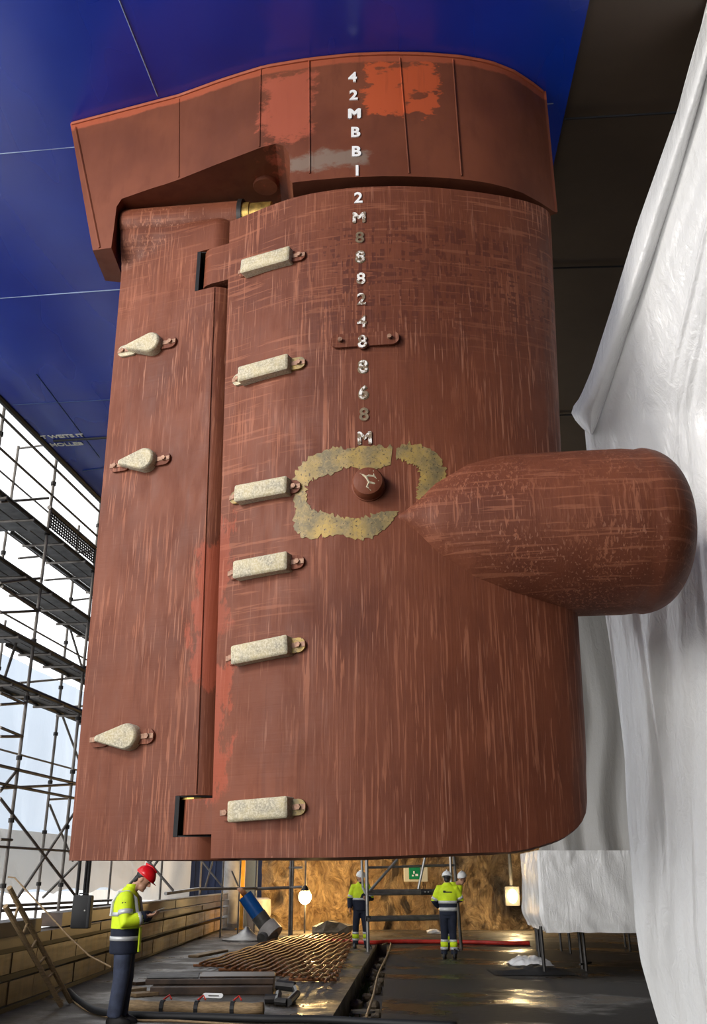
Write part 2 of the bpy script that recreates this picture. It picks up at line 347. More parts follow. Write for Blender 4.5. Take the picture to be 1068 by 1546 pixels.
# ------------------------------------------------------------------ the ship
hull = thing('ship_hull', (-1, 10, ZH), 'glossy navy blue flat stern of a ship overhead with brown bottom paint further forward', 'ship hull')
def hb(Y): return 1.98+(Y-5.8)*.043       # line where blue paint meets brown
def hl(Y): return (-6.89+.118*Y)/.993
rows = []
for i in range(90):
    Y = -9+52*i/89
    rows.append([Vector((lerp(hl(Y), hb(Y), k/30), Y, ZH+.008*mnoise.noise(Vector((lerp(hl(Y), hb(Y), k/30)*.8, Y*.8, 0))))) for k in range(31)])
MB().grid(rows).build('stern_plating', M_BLUE, hull, smooth=True)
m = MB(); m.add([(hb(-9)-.02, -9, ZH+.03), (13, -9, ZH+.03), (13, 43, ZH+.03), (hb(43)-.02, 43, ZH+.03)], [(0, 1, 2, 3)]); m.build('bottom_plating', M_BROWN, hull)
m = MB(); m.add([(hl(-9)-.3, -9, ZH+.25), (13, -9, ZH+.25), (13, 43, ZH+.25), (hl(43)-.3, 43, ZH+.25), (hl(-9)-.3, -9, ZH+3), (13, -9, ZH+3), (13, 43, ZH+3), (hl(43)-.3, 43, ZH+3)],
    [(0, 1, 2, 3), (4, 5, 6, 7), (0, 1, 5, 4), (1, 2, 6, 5), (2, 3, 7, 6), (3, 0, 4, 7)]); m.build('transom', M_RIM, hull)
m = MB(); m.tube([(hl(-9)-.02, -9, ZH+.02), (hl(43)-.02, 43, ZH+.02)], .07, 10); m.build('edge_bar', M_RIM, hull)
def seam(a, b, mat, r=.008, name='weld_seam'):
    A = atz(*a, ZH); B = atz(*b, ZH); MB().tube([A, B], r, 6).build(name, mat, hull)
def seam_long(a, b, x0, x1, mat, r):
    A = atz(*a, ZH); B = atz(*b, ZH); d_ = (B-A)/(B.x-A.x); MB().tube([A+d_*(x0-A.x), A+d_*(x1-A.x)], r, 6).build('weld_seam', mat, hull)
seam((160, -50), (238, 145), M_SEAML, .006)
seam_long((0, 232), (110, 222), -5.8, 1.9, M_SEAML, .006)
seam_long((0, 450), (180, 437), -5.5, 2.0, M_SEAML, .008)
seam_long((0, 670), (160, 660), -5.05, 2.3, M_RIM, .03)
seam_long((40, 610), (170, 603), -5.3, 2.3, M_SEAM, .012)
seam_long((110, 713), (160, 706), -4.9, 2.3, M_SEAM, .012)
seam((55, 565), (150, 690), M_SEAM, .012)
for a, b, x0, x1 in (((850, 180), (1020, 170), 2.05, 6), ((838, 405), (950, 402), 2.15, 8), ((840, 627), (862, 626.5), 2.4, 9)):
    seam_long(a, b, x0, x1, M_RIM, .012)
def hull_text(body, px, size):
    v, f = textmesh(body, size, .004, .004); P = atz(*px, ZH-.012); X = Vector((.993, -.118, 0)); Y = Vector((-.118, -.993, 0))
    mesh('lettering', [P+X*q.x+Y*q.y+Vector((0, 0, -1))*q.z for q in v], f, M_LETTER, hull)
hull_text('IT WEITS IT', (93, 659), .15); hull_text('HOLLEB', (101, 671), .16)

# ------------------------------------------------------------------ rudder trunk under the hull
def chord(X): return 7.0-.118*X
TR = [(-2.9, 7.22), (-2.77, 7.18), (-1.64, 6.82), (-1.2, 6.63), (-.8, 6.48), (-.4, 6.40), (-.02, 6.35), (.3, 6.335), (.62, 6.34), (.95, 6.37), (1.23, 6.43), (1.45, 6.53), (1.62, 6.65), (1.72, 6.73), (1.78, 6.785), (1.80, 6.788)]
def ytr(X):
    return interp(TR, X)
def hit(px, yfun, y0=6.6):
    Y = y0
    for _ in range(30):
        P = aty(px[0], px[1], Y); Y = lerp(Y, yfun(P.x, P.z), .7)
    return aty(px[0], px[1], Y)
trunk = thing('rudder_trunk', (0, 7, 7.1), 'red-brown steel rudder trunk welded under the blue hull, with a downturned aft arm', 'rudder trunk')
low = [(140, 378), (168, 374), (172, 345), (176, 312), (184, 300), (230, 284), (270, 271), (330, 247), (375, 230), (400, 221), (416, 217), (428, 220), (436, 229), (438, 240), (438, 272)]
low3 = [hit(q, lambda x, z: ytr(x)) for q in low]
bot = [(450, 274), (525, 268), (600, 262), (660, 264), (700, 268), (750, 279), (790, 292)]
bot3 = [hit(q, lambda x, z: ytr(x)) for q in bot]
zbot = sum(q.z for q in bot3)/len(bot3)
P0 = hit((105, 193), lambda x, z: ytr(x))
poly = [(P0.x, ZH)]+[(q.x, q.z) for q in low3]+[(low3[-1].x+.02, zbot+.0)]+[(-.45, zbot), (1.80, zbot-.02), (1.80, ZH)]
bm = bmesh.new(); vv = [bm.verts.new((x, 0, z)) for x, z in poly]; bm.faces.new(vv)
xs = [-2.75+.15*k for k in range(29)]+[1.52, 1.57, 1.62, 1.66, 1.70, 1.73, 1.76, 1.78]
for x in xs: bmesh.ops.bisect_plane(bm, geom=bm.verts[:]+bm.edges[:]+bm.faces[:], plane_co=(x, 0, 0), plane_no=(1, 0, 0))
bm.verts.index_update(); n = len(bm.verts); v2 = [v.co.copy() for v in bm.verts]; f2 = [tuple(v.index for v in f.verts) for f in bm.faces]
be = [(e.verts[0].index, e.verts[1].index) for e in bm.edges if len(e.link_faces) == 1]; bm.free()
def half(x): return max(.012, chord(x)-ytr(x))
verts = [(q.x, chord(q.x)-half(q.x), q.z) for q in v2]+[(q.x, chord(q.x)+half(q.x), q.z) for q in v2]
o = mesh('trunk_shell', verts, f2+[tuple(i+n for i in f) for f in f2]+[(a, b, b+n, a+n) for a, b in be], M_BOX, trunk); smooth_angle(o, 30)
# welded seams between the trunk plates
for (xa, ya), (xb, yb) in (((271, 150), (270, 268)), ((394, 106), (392, 222)), ((467, 92), (468, 262)), ((604, 88), (618, 262)), ((684, 90), (697, 266))):
    A = hit((xa, ya), lambda x, z: ytr(x)); B = hit((xb, yb), lambda x, z: ytr(x)); k = Vector((0, -.004, 0))
    MB().tube([A+k, lerp(A, B, .5)+k, B+k], .007, 6).build('weld_seam', M_BOX, trunk)
A = hit((107, 195), lambda x, z: ytr(x)); B = hit((143, 376), lambda x, z: ytr(x)); MB().tube([A+Vector((.05, -.02, 0)), B+Vector((.05, -.015, 0))], .014, 6).build('edge_rib', M_BOX, trunk)
# rim along the hull joint
pts = [Vector((x, ytr(x)-.006, ZH-.02)) for x in [-2.74+.1*k for k in range(46)]]; MB().tube(pts, .018, 6).build('hull_joint_bead', M_BOX, trunk)
m = MB(); m.tube([(.1, chord(.1), zbot+.02), (.1, chord(.1), 6.95)], .52, 32); m.build('rudder_stock_collar', M_DARK, trunk, angle=40)
pc = aty(401, 283, 6.95); m = MB(); m.tube([pc+Vector((0, 0, .42)), pc+Vector((0, 0, .12)), pc], [.14, .14, .11], 20); m.build('link_pivot', M_BOX, trunk, angle=40)
# ------------------------------------------------------------------ rudder
rud = thing('ship_rudder', (0, 7, 1.77), 'tall red-brown ship rudder blade with hinged flap, bulb and zinc anodes', 'rudder')
NOSE = [(1.765, 1.10), (1.78, 1.19), (1.795, 1.25), (1.825, 1.345), (1.85, 1.41), (1.90, 1.485), (1.95, 1.54), (2.03, 1.585), (2.15, 1.615), (2.4, 1.64), (2.63, 1.65), (3.47, 1.67), (4.73, 1.65), (6.54, 1.72), (7.1, 1.74)]
TH = [(0, 0), (.015, .07), (.04, .125), (.08, .175), (.15, .232), (.27, .30), (.45, .38), (.68, .46), (.9, .525), (1.13, .58), (1.35, .615), (1.58, .635), (1.75, .64), (1.9, .63), (2.07, .61), (2.25, .572), (2.45, .495), (2.7, .375), (2.83, .325), (3.0, .28), (3.83, .05), (4.2, .02)]
def nose(z): return interp(NOSE, z)
def th(X, z):
    nz = nose(max(z, 2.25)); Xe = X+(1.72-nz)*sstep(-.1, nz, X)
    t = interp(TH, max(0, 1.72-Xe))
    if z < 2.25: t = min(t, .66*math.sqrt(min(1, max(0, nose(z)-X)/.2)))   # rounded lower front corner
    return t
def ynear(X, z): return chord(X)-th(X, z)
def aft(z): return lerp(-.96, -1.09, (z-1.77)/(7.04-1.77))
ZT = 7.03
def zshear(X, z): return z+.035*sstep(-.2, 1.2, X)*max(0, 1-(z-1.76)/.8)
zs = [1.765, 1.772, 1.78, 1.79, 1.80, 1.812, 1.825, 1.84, 1.86, 1.88, 1.905, 1.93, 1.97, 2.03, 2.1, 2.18]+[2.3+.12*k for k in range(40)]
zs = [z for z in zs if z < ZT-.03]+[ZT]
NU = 64
def blade_ring(z):
    nz = nose(z); a = aft(z); r = []
    us = [1-(1-k/NU)**2.0 for k in range(NU+1)]
    for u in us: X = lerp(a, nz, u); r.append(Vector((X, chord(X)-th(X, z), zshear(X, z))))
    for u in us[-2::-1]: X = lerp(a, nz, u); r.append(Vector((X, chord(X)+th(X, z), zshear(X, z))))
    # concave back that the flap nose sits in
    xc = a-.13; R = .36
    for k in range(1, 10):
        ang = math.radians(lerp(62, -62, k/10)); r.append(Vector((xc+R*math.cos(ang)+.03, chord(xc)+R*math.sin(ang), z)))
    return r
o = MB().loft([blade_ring(z) for z in zs]).build('main_blade', M_BLADE, rud); smooth_angle(o, 38)
# flap -------------------------------------------------
def tail(z): return lerp(-2.04, -2.125, (z-1.76)/(7.1-1.76))
def crease(z): return aft(z)-.125
def fth(X, z):
    t = th(X, 4.0)-.012
    wv = sstep(6.72, 7.12, z); t = max(t, .035, wv*.17*(1 if X < -1.5 else 0)); return lerp(t, min(t, .165), sstep(7.08, 7.24, z))
def flap_ring(z, front=None):
    r = []; xt = tail(z); xf = front if front is not None else crease(z); N = 22
    X_ = [lerp(xt, xf, k/N) for k in range(N+1)]
    near = [Vector((X, chord(X)-fth(X, z), z)) for X in X_]; far = [Vector((X, chord(X)+fth(X, z), z)) for X in X_]
    nosep = []
    if front is None:
        R = fth(xf, z); c = chord(xf)
        for k in range(1, 16):
            a = math.radians(lerp(90, -90, k/16)); nosep.append(Vector((xf+.86*R*math.cos(a), c-R*math.sin(a), z)))
        r = near+nosep+far[::-1]
    else:
        for k in range(1, 16): nosep.append(lerp(near[-1], far[-1], k/16))
        r = near+nosep+far[::-1]
    return r
def zr(a, b, n): return [lerp(a, b, k/n) for k in range(n+1)]
cuts = ((1.905, 2.18, -1.245), (6.39, 6.80, -1.375))
m = MB()
m.loft([flap_ring(z) for z in zr(1.758, cuts[0][0], 1)]); m.loft([flap_ring(z, cuts[0][2]) for z in zr(*cuts[0][:2], 1)])
m.loft([flap_ring(z) for z in zr(cuts[0][1], cuts[1][0], 20)]); m.loft([flap_ring(z, cuts[1][2]) for z in zr(*cuts[1][:2], 4)])
m.loft([flap_ring(z) for z in zr(cuts[1][1], 7.08, 4)+[7.12, 7.16, 7.20, 7.24]])
o = m.build('flap', M_FLAP, rud); smooth_angle(o, 32)
def fl(px): return hit(px, lambda x, z: chord(x)-fth(x, z), 6.9)
def mn(px): return hit(px, ynear, 6.5)
# black boxes painting the shade inside the two hinge openings, then the hinge lugs of the main blade
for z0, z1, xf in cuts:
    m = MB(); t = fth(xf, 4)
    m.box((xf+.012, chord(xf), (z0+z1)/2), (.03, 2*t+.012, z1-z0-.004)); m.build('hinge_opening_shade', M_BLACK, rud)
    m = MB(); m.box((lerp(xf, aft(z0), .5), chord(xf), z1-.004), (abs(xf-aft(z0)), 2*t+.0, .012)); m.build('hinge_opening_shade', M_BLACK, rud); m = MB(); m.box((lerp(xf, aft(z0), .5), chord(xf), z0+.004), (abs(xf-aft(z0)), 2*t+.0, .012)); m.build('hinge_opening_shade', M_BLACK, rud)
for z0, z1, xl in ((1.92, 2.155, -1.19), (6.425, 6.80, -1.315)):
    a = aft(z0); ring = []
    xs_ = [a+.06, a, lerp(a, xl, .4), lerp(a, xl, .7)]
    prof = [(x, min(fth(x, 4)+.006, th(a, z0))) for x in xs_]
    tt = prof[-1][1]; cx = xl+.10
    arc = [(cx-.10*math.sin(math.radians(q)), tt-.10+.10*math.cos(math.radians(q))) for q in (10, 30, 50, 70, 90)]
    pr = prof+arc
    for lo, hi, nm in ((z0, z1, 'hinge_lug'),):
        near = [(x, -t) for x, t in pr]; far = [(x, t) for x, t in pr[::-1]]
        m = MB(); loop = near+far
        m.loft([[Vector((x, chord(x)+y, z)) for x, y in loop] for z in (lo, hi)]); smooth_angle(m.build(nm, M_BLADE, rud), 35)
m = MB(); m.tube([(-1.12, chord(-1.12)-.10, 2.155), (-1.12, chord(-1.12)-.10, 2.185)], .16, 20); m.build('hinge_bushing', M_BRASS, rud)
# link barrel on top of the flap, with its bright pin
ax = Vector((1, -.118, 0)).normalized()
bc = Vector((-1.55, chord(-1.55)-.02, 7.27)); R = .185
m = MB(); m.tube([bc+ax*(-.575), bc+ax*(-.56), bc+ax*.52], [R*.96, R, R], 32); smooth_angle(m.build('link_barrel', M_FLAP, rud), 40)
m = MB(); m.tube([bc+ax*.52, bc+ax*.56], R*1.08, 32); m.build('barrel_flange', M_DARK, rud, angle=40)
m = MB(); m.tube([bc+ax*.5+Vector((0, -.05, .0)), bc+ax*.62+Vector((0, -.05, 0)), bc+ax*.62+Vector((0, -.05, 0)), bc+ax*.82+Vector((0, -.05, 0))], [.135, .135, .125, .125], 24); m.build('link_pin', M_BRASS, rud, angle=40)
# vertical joint of the flap nose
m = MB(); m.tube([Vector((crease(z)-.0, chord(crease(z))-fth(crease(z), z)-.002, z)) for z in zr(2.19, 6.38, 14)], .006, 6); m.build('weld_seam', M_FLAP, rud)
# bulb ------------------------------------------------
BR = [(.05, .42), (.20, .47), (.35, .53), (.59, .583), (.85, .605), (1.15, .618), (1.5, .625), (2.0, .625), (2.24, .60), (2.36, .545), (2.46, .46), (2.53, .35), (2.575, .22), (2.59, .10), (2.592, .0)]
bz = [4.085, 4.065]
def bulb_c(X): return Vector((X, chord(X)-.10, lerp(4.075, 4.075, 0)))
rings = []
Xs = [.05+.05*k for k in range(42)]+[2.15+.02*k for k in range(13)]+[2.40, 2.415, 2.43, 2.445, 2.455, 2.465, 2.475, 2.482, 2.487, 2.490, 2.4915]
Xs = sorted(set(Xs))
def bulb_r(X):
    if X > 2.1:   # rounded front corner ending in a nearly flat face
        u = (X-2.1)/.392; u = min(u, .999); return .625*(1-u**2.4)**(1/2.4)
    return interp(BR, X)
for X in Xs:
    c = bulb_c(X); r = bulb_r(X); rz = min(r, interp([(.05, .02), (.2, .05), (.35, .13), (.59, .45), (.85, .585), (1.2, .63)], X))
    rings.append([c+Vector((.118*r*math.cos(k*2*math.pi/56)*-1*-1*.0, r*math.cos(k*2*math.pi/56), rz*math.sin(k*2*math.pi/56))) for k in range(56)])
smooth_angle(MB().loft(rings).build('bulb', M_BULB, rud), 50)
# anodes ----------------------------------------------
def frame_at(px0, px1, fn, yfun):
    A = fn(px0); B = fn(px1); c = (A+B)/2; e = .02
    X = (B-A).normalized()
    c2 = Vector((c.x, yfun(c.x, c.z), c.z))
    tx = Vector((e, yfun(c.x+e, c.z)-yfun(c.x-e, c.z), 0)); tx = Vector((2*e, yfun(c.x+e, c.z)-yfun(c.x-e, c.z), 0)).normalized()
    N = Vector((tx.y, -tx.x, 0))
    X = (X-N*X.dot(N)).normalized(); Y = N.cross(X).normalized()
    if Y.z < 0: Y = -Y
    return c2, X, Y, N, (B-A).length
def stadium(x0, x1, r, n=8):
    return [(x0-r*math.sin(math.pi*k/n), r*math.cos(math.pi*k/n)) for k in range(n+1)]+[(x1+r*math.sin(math.pi*k/n), -r*math.cos(math.pi*k/n)) for k in range(n+1)]
def pads(parent, c0, X0, Y0, N0, L, w, mats, inner, yfun):
    for s, mt in zip((-1, 1), mats):
        # each plate lies on the curved plating under it
        q = c0+X0*(s*(inner+L/2)*.5); q = Vector((q.x, yfun(q.x, q.z), q.z)); e = .03
        tx = Vector((2*e, yfun(q.x+e, q.z)-yfun(q.x-e, q.z), 0)).normalized(); N = Vector((tx.y, -tx.x, 0)); X = (X0-N*X0.dot(N)).normalized(); Y = N.cross(X).normalized()
        if Y.z < 0: Y = -Y
        c = q-X*(s*(inner+L/2)*.5)
        m = MB(); xa, xb = (-L/2+w, -inner) if s < 0 else (inner, L/2-w)
        m.prism(stadium(min(xa, xb), max(xa, xb), w, 8), -.05, .022, c, X, Y, N); m.build('doubler_plate', mt, parent)
        bx_ = s*(L/2-w*1.0); m = MB(); m.prism([(bx_+.02*math.cos(q*math.pi/3), .02*math.sin(q*math.pi/3)) for q in range(6)], -.01, .045, c, X, Y, N); m.build('bolt', M_BOLT, parent)
        m = MB(); m.box(c+X*(s*(inner+(L/2-w-inner)*.5))+N*.022, (abs(L/2-w-inner)+.10, .035, .012), (X, Y, N)); m.build('strap', M_BOLT, parent)
M_PADP = M_BLADE
BAR = [((362, 414), (462, 386), (371, 412), (443, 388), 14, (M_BLADE, M_BLADE), 'grey'),
       ((353, 577), (462, 548), (367, 571), (441, 551), 14, (M_ZINC, M_GOLD), ''), ((349, 754), (455, 735), (362, 748), (440, 734), 12, (M_GOLD, M_BLADE), ''),
       ((346, 868), (461, 848), (360, 862), (441, 850), 12, (M_BLADE, M_BLADE), ''), ((343, 996), (463, 973), (357, 989), (442, 977), 13, (M_BLADE, M_GOLD), ''), ((334, 1228), (464, 1218), (352, 1224), (443, 1219), 15, (M_BLADE, M_GOLD), '')]
def bevel_block(outline, h, bev):
    """outline scaled in at the top for a cast block"""
    cx = sum(a for a, b in outline)/len(outline); cy = sum(b for a, b in outline)/len(outline)
    def ins(d): return [(a-math.copysign(min(abs(a-cx), d), a-cx), b-math.copysign(min(abs(b-cy), d), b-cy)) for a, b in outline]
    return [(outline, -.02), (outline, h-bev), (ins(bev*.5), h-bev*.35), (ins(bev*1.1), h)]
def rrect(L, H, r, n=4):
    pts = []
    for sx, sy, a0 in ((1, 1, 0), (-1, 1, 90), (-1, -1, 180), (1, -1, 270)):
        for k in range(n+1):
            a = math.radians(a0+90*k/n); pts.append((sx*(L/2-r)+r*math.cos(a), sy*(H/2-r)+r*math.sin(a)))
    return pts
def rough_block(name, rings2, c, X, Y, N, mat, parent, amp=.004):
    m = MB(); m.loft([[c+X*a+Y*b+N*h for a, b in o2] for o2, h in rings2]); o = m.build(name, mat, parent); return smooth_angle(o, 35)
for pa, pb, qa, qb, hh, mts, _ in BAR:
    c, X, Y, N, L = frame_at(pa, pb, mn, ynear)
    c2, X2, Y2, N2, L2 = frame_at(qa, qb, mn, ynear)
    e = bpy.data.objects.new('anode', None); COL.objects.link(e); e.parent = rud; e.location = c-rud.location; e['label'] = 'pale cast zinc bar anode'
    cc = c+X*((c2-c).dot(X))
    rough_block('zinc_block', bevel_block(rrect(L2, .135, .016), .085, .016), cc, X, Y, N, M_ZINC, e)
    pads(e, c, X, Y, N, L, .052, mts, L2/2-.03, ynear)
TEAR = [((180, 533), (268, 516), (196, 530), (248, 517), 17, (M_ZINC, M_FLAP)), ((168, 706), (259, 692), (185, 703), (239, 695), 16, (M_FLAP, M_FLAP)), ((138, 1118), (235, 1111), (150, 1118), (215, 1112), 20, (M_FLAP, M_FLAP))]
for pa, pb, qa, qb, hh, mts in TEAR:
    yf = lambda x, z: chord(x)-fth(x, z)
    c, X, Y, N, L = frame_at(pa, pb, fl, yf); c2, X2, Y2, N2, L2 = frame_at(qa, qb, fl, yf)
    e = bpy.data.objects.new('anode', None); COL.objects.link(e); e.parent = rud; e.location = c-rud.location; e['label'] = 'pale cast zinc teardrop anode'
    Rb = .095; r0 = .022; xL = -L2/2+r0; xR = L2/2-Rb; al = math.asin((Rb-r0)/(xR-xL)); out = []
    for k in range(17): a = lerp(-math.pi/2-0+al*-1+0, math.pi/2+al, k/16); out.append((xR+Rb*math.cos(a), Rb*math.sin(a)))
    for k in range(7): a = lerp(math.pi/2+al, 3*math.pi/2-al, k/6); out.append((xL+r0*math.cos(a), r0*math.sin(a)))
    cc = c+X*((c2-c).dot(X)); cen = .05
    ringsT = [(out, -.02), (out, .065), ([(a-(a-cen)*.05, b*.95) for a, b in out], .08), ([(a-(a-cen)*.13, b*.87) for a, b in out], .088)]
    rough_block('zinc_block', ringsT, cc, X, Y, N, M_ZINC, e)
    pads(e, c, X, Y, N, L, .055, mts, L2/2-.03, yf)
# empty anode strap that the draft marks run over
c, X, Y, N, L = frame_at((500, 519), (603, 512), mn, ynear)
m = MB(); m.prism(stadium(-L/2+.06, L/2-.06, .06, 8), -.03, .022, c, X, Y, N); m.build('empty_anode_strap', M_BLADE, rud)
for s in (-1, 1):
    m = MB(); m.prism([(s*(L/2-.075)+.018*math.cos(q*math.pi/4), .018*math.sin(q*math.pi/4)) for q in range(8)], 0, .05, c, X, Y, N); m.build('bolt', M_BOLT, rud)
# round plug
c, X, Y, N, L = frame_at((533, 735), (581, 733), mn, ynear); rr = L/2
m = MB(); prof = [(rr*1.06, -.03), (rr*1.06, .005), (rr*1.06, .012), (rr, .016), (rr, .075), (rr*.9, .10), (rr*.6, .115), (rr*.2, .12)]
m.loft([[c+X*(r_*math.cos(k*2*math.pi/28))+Y*(r_*math.sin(k*2*math.pi/28))+N*h for k in range(28)] for r_, h in prof]); smooth_angle(m.build('round_plug', M_BLADE, rud), 40)
for pts_ in ([(-.5, .55), (-.1, .2), (.1, .3), (.45, .25), (.75, -.1)], [(-.1, .2), (.1, -.2), (-.05, -.5), (.2, -.75)], [(.45, .25), (.4, .7)], [(.1, -.2), (.5, -.3)]):
    m = MB(); m.tube([c+X*(a*rr*.9)+Y*(b*rr*.9)+N*(.12-.03*(a*a+b*b)) for a, b in pts_], .009, 6); m.build('paint_crack', M_ZINC, rud)
# worn gold primer ring: patches of bared paint that follow the blade
def patch(outer, inner, name='bare_primer_patch', seed=0):
    rnd = random.Random(seed); rows_ = []; N_ = len(outer)
    def dens(L):
        out = []
        for (a, b) in zip(L, L[1:]):
            for k in range(8): out.append(lerp(Vector(a), Vector(b), k/8))
        out.append(Vector(L[-1])); return out
    A = dens([(*q, 0) for q in outer]); B = dens([(*q, 0) for q in inner])
    for i, (a, b) in enumerate(zip(A, B)):
        ja = 8*mnoise.noise(Vector((i*.55, seed, 0)))+4*mnoise.noise(Vector((i*1.7, seed, 5))); jb = 7*mnoise.noise(Vector((i*.55, seed+9, 0)))+3*mnoise.noise(Vector((i*1.7, seed+9, 5)))
        d_ = (a-b); L_ = d_.length or 1; d_ = d_/L_; a2 = a+d_*ja; b2 = b-d_*jb
        r = []
        for k in range(7):
            q = lerp(a2, b2, k/6); P = mn((q.x, q.y)); r.append(P+Vector((-.15, -.98, 0))*.004)
        rows_.append(r)
    m = MB().grid(rows_); m.build(name, M_GOLD, rud, smooth=True)
patch([(593, 676), (560, 672), (525, 677), (500, 676), (472, 688), (450, 705), (441, 730), (446, 765), (443, 795), (455, 812), (480, 813), (510, 806), (545, 816), (570, 808), (590, 790), (604, 772)],
      [(590, 702), (560, 712), (530, 704), (502, 716), (478, 722), (468, 726), (462, 738), (464, 758), (470, 768), (478, 772), (492, 774), (510, 780), (530, 782), (552, 782), (572, 774), (584, 772)], seed=1)
patch([(599, 677), (612, 670), (636, 671), (658, 683), (672, 703), (675, 724), (664, 738), (648, 752)], [(598, 690), (610, 697), (624, 701), (632, 706), (635, 716), (633, 728), (630, 742), (630, 755)], seed=4)
# draft marks -----------------------------------------
def boldtext(ch, size, ex, bold):
    if ch != 'M': return textmesh(ch, size, ex, bold)
    v, f = textmesh(ch, size, ex, 0.0); V = []; F = []
    for k, (dx, dy) in enumerate(((0, 0), (-bold, 0), (bold, 0), (0, bold), (0, -bold), (-bold*2, 0), (bold*2, 0))):
        n_ = len(V); V += [q+Vector((dx, dy, k*.0002)) for q in v]; F += [tuple(i+n_ for i in p_) for p_ in f]
    return V, F
marks = '42MBB12M8882488' + '68M'
ysm = [118, 145, 173, 201, 230, 259, 300, 330, 360, 389, 422, 453, 487, 520, 555, 594, 627, 663]
for i, (ch, y) in enumerate(zip(marks, ysm)):
    x = interp([(118, 533), (173, 535.5), (230, 538), (300, 541.5), (360, 543.5), (430, 545.5), (520, 548), (600, 549), (663, 551)], y)
    trunk_mark = i < 6
    yf = (lambda a, b: ytr(a)) if trunk_mark else ynear
    P = hit((x, y), yf); e = .03; tx = Vector((2*e, yf(P.x+e, P.z)-yf(P.x-e, P.z), 0)).normalized(); N = Vector((tx.y, -tx.x, 0))
    v, f = boldtext(ch, .148, .007, .0045 if trunk_mark else .003)
    mt = M_WHITE if i < 7 else (M_MARKB if i in (8, 16) else M_MARKW)
    o = mesh('draft_mark', [P+tx*q.x+Vector((0, 0, 1))*q.y+N*(q.z+.012 if i == 13 else q.z+.002)+(N*.02 if i == 13 else N*0) for q in v], f, mt, trunk if trunk_mark else rud)
    if i >= 7 and ch != 'M':   # weld outline around the worn marks
        v, f = boldtext(ch, .148, .003, .010)
        mesh('draft_mark_backing', [P+tx*q.x+Vector((0, 0, 1))*q.y+N*(q.z+.0005)+(N*.024 if i == 13 else N*0) for q in v], f, M_MARKB if i in (7, 9, 14, 15, 17) else M_BLADE, rud)
# ------------------------------------------------------------------ white plastic sheeting round the propeller
LB = [(-60, 1085), (10, 1066), (40, 1060), (170, 1022), (340, 962), (470, 922), (560, 893), (625, 878), (690, 884), (800, 897), (928, 913), (1000, 924), (1150, 944), (1290, 955), (1400, 962), (1450, 970), (1546, 998), (1900, 1075)]
YL = [(-60, 5.7), (0, 5.85), (300, 6.9), (620, 7.95), (800, 8.15), (1546, 8.4), (1900, 8.5)]
def wr(u, y, P):
    w1 = mnoise.noise(Vector((u*3, y*.0012, 11))); w2 = mnoise.noise(Vector((u*6+4, y*.0025, 21)))
    f = .05*mnoise.noise(Vector((u*6, y*.0018, 1)))+.022*mnoise.noise(Vector((u*19+y*.0045, y*.003, 3)))
    for a, sl, wd, am, y0, y1 in CREASE:      # long tension creases fanning down the sheet
        d_ = (u-(a+sl*(y-900)/1000+.012*w1+.006*w2))/wd
        if abs(d_) < 3: f += am*math.exp(-d_*d_)*sstep(y0, y0+150, y)*(1-sstep(y1-150, y1, y))
    return f
rc = random.Random(21); CREASE = []
for k in range(46):
    a = rc.uniform(-.05, 1.0); y0 = rc.uniform(-300, 1200); CREASE.append((a, rc.uniform(-.12, .16)+.1*(a-.3), rc.uniform(.004, .016), rc.choice((-1, 1))*rc.uniform(.006, .03), y0, y0+rc.uniform(350, 1000)))
rows = []
for i in range(150):
    y = -60+1960*i/149; xl = interp(LB, y); r = []
    for k in range(240):
        u = k/239; x = lerp(xl, 1330, u); Y = interp(YL, y)-1.6*u**.9
        Y -= .10*math.exp(-((x-975)/22)**2)*sstep(930, 1000, y)*(1-sstep(1000, 1500, y)*.6)   # pinched knot and the ridge below it
        P = aty(x, y, Y); g_ = wr(u, y, P); P = P+Vector((-.75, -.6, 0))*g_
        if P.z > ZH-.03: P = CC+(P-CC)*((ZH-.03-EYE)/(P.z-EYE))
        if P.z < .012: P.z = .012
        r.append(P)
    rows.append(r)
sheet = thing('plastic_sheet', rows[-1][100]*1.0, 'huge white plastic sheet hanging in front of the rudder bulb at right', 'plastic sheet')
MB().grid(rows).build('hanging_film', M_FILM, sheet, smooth=True)
# folded-over top edge that stands proud of the sheet
FL = [(20, 1066), (40, 1060), (170, 1022), (340, 962), (470, 922), (560, 893), (600, 876), (620, 861), (640, 872), (655, 890)]
FRR = [(20, 1100), (110, 1072), (250, 1034), (390, 990), (500, 950), (600, 916), (640, 902), (650, 898), (657, 894)]
rows = []
for i in range(60):
    y = 20+636*i/59; xa = interp(FL, y); xb = max(interp(FRR, y), xa+2); r = []
    for k in range(13):
        u = k/12; x = lerp(xa, xb, u); Y = interp(YL, y)-.05-.20*math.sin(u*2.6)+.01*mnoise.noise(Vector((u*5, y*.01, 2)))
        P = aty(x, y, Y)
        if P.z > ZH-.06: P = CC+(P-CC)*((ZH-.06-EYE)/(P.z-EYE))
        r.append(P)
    rows.append(r)
MB().grid(rows).build('folded_edge', M_FILM, sheet, smooth=True)
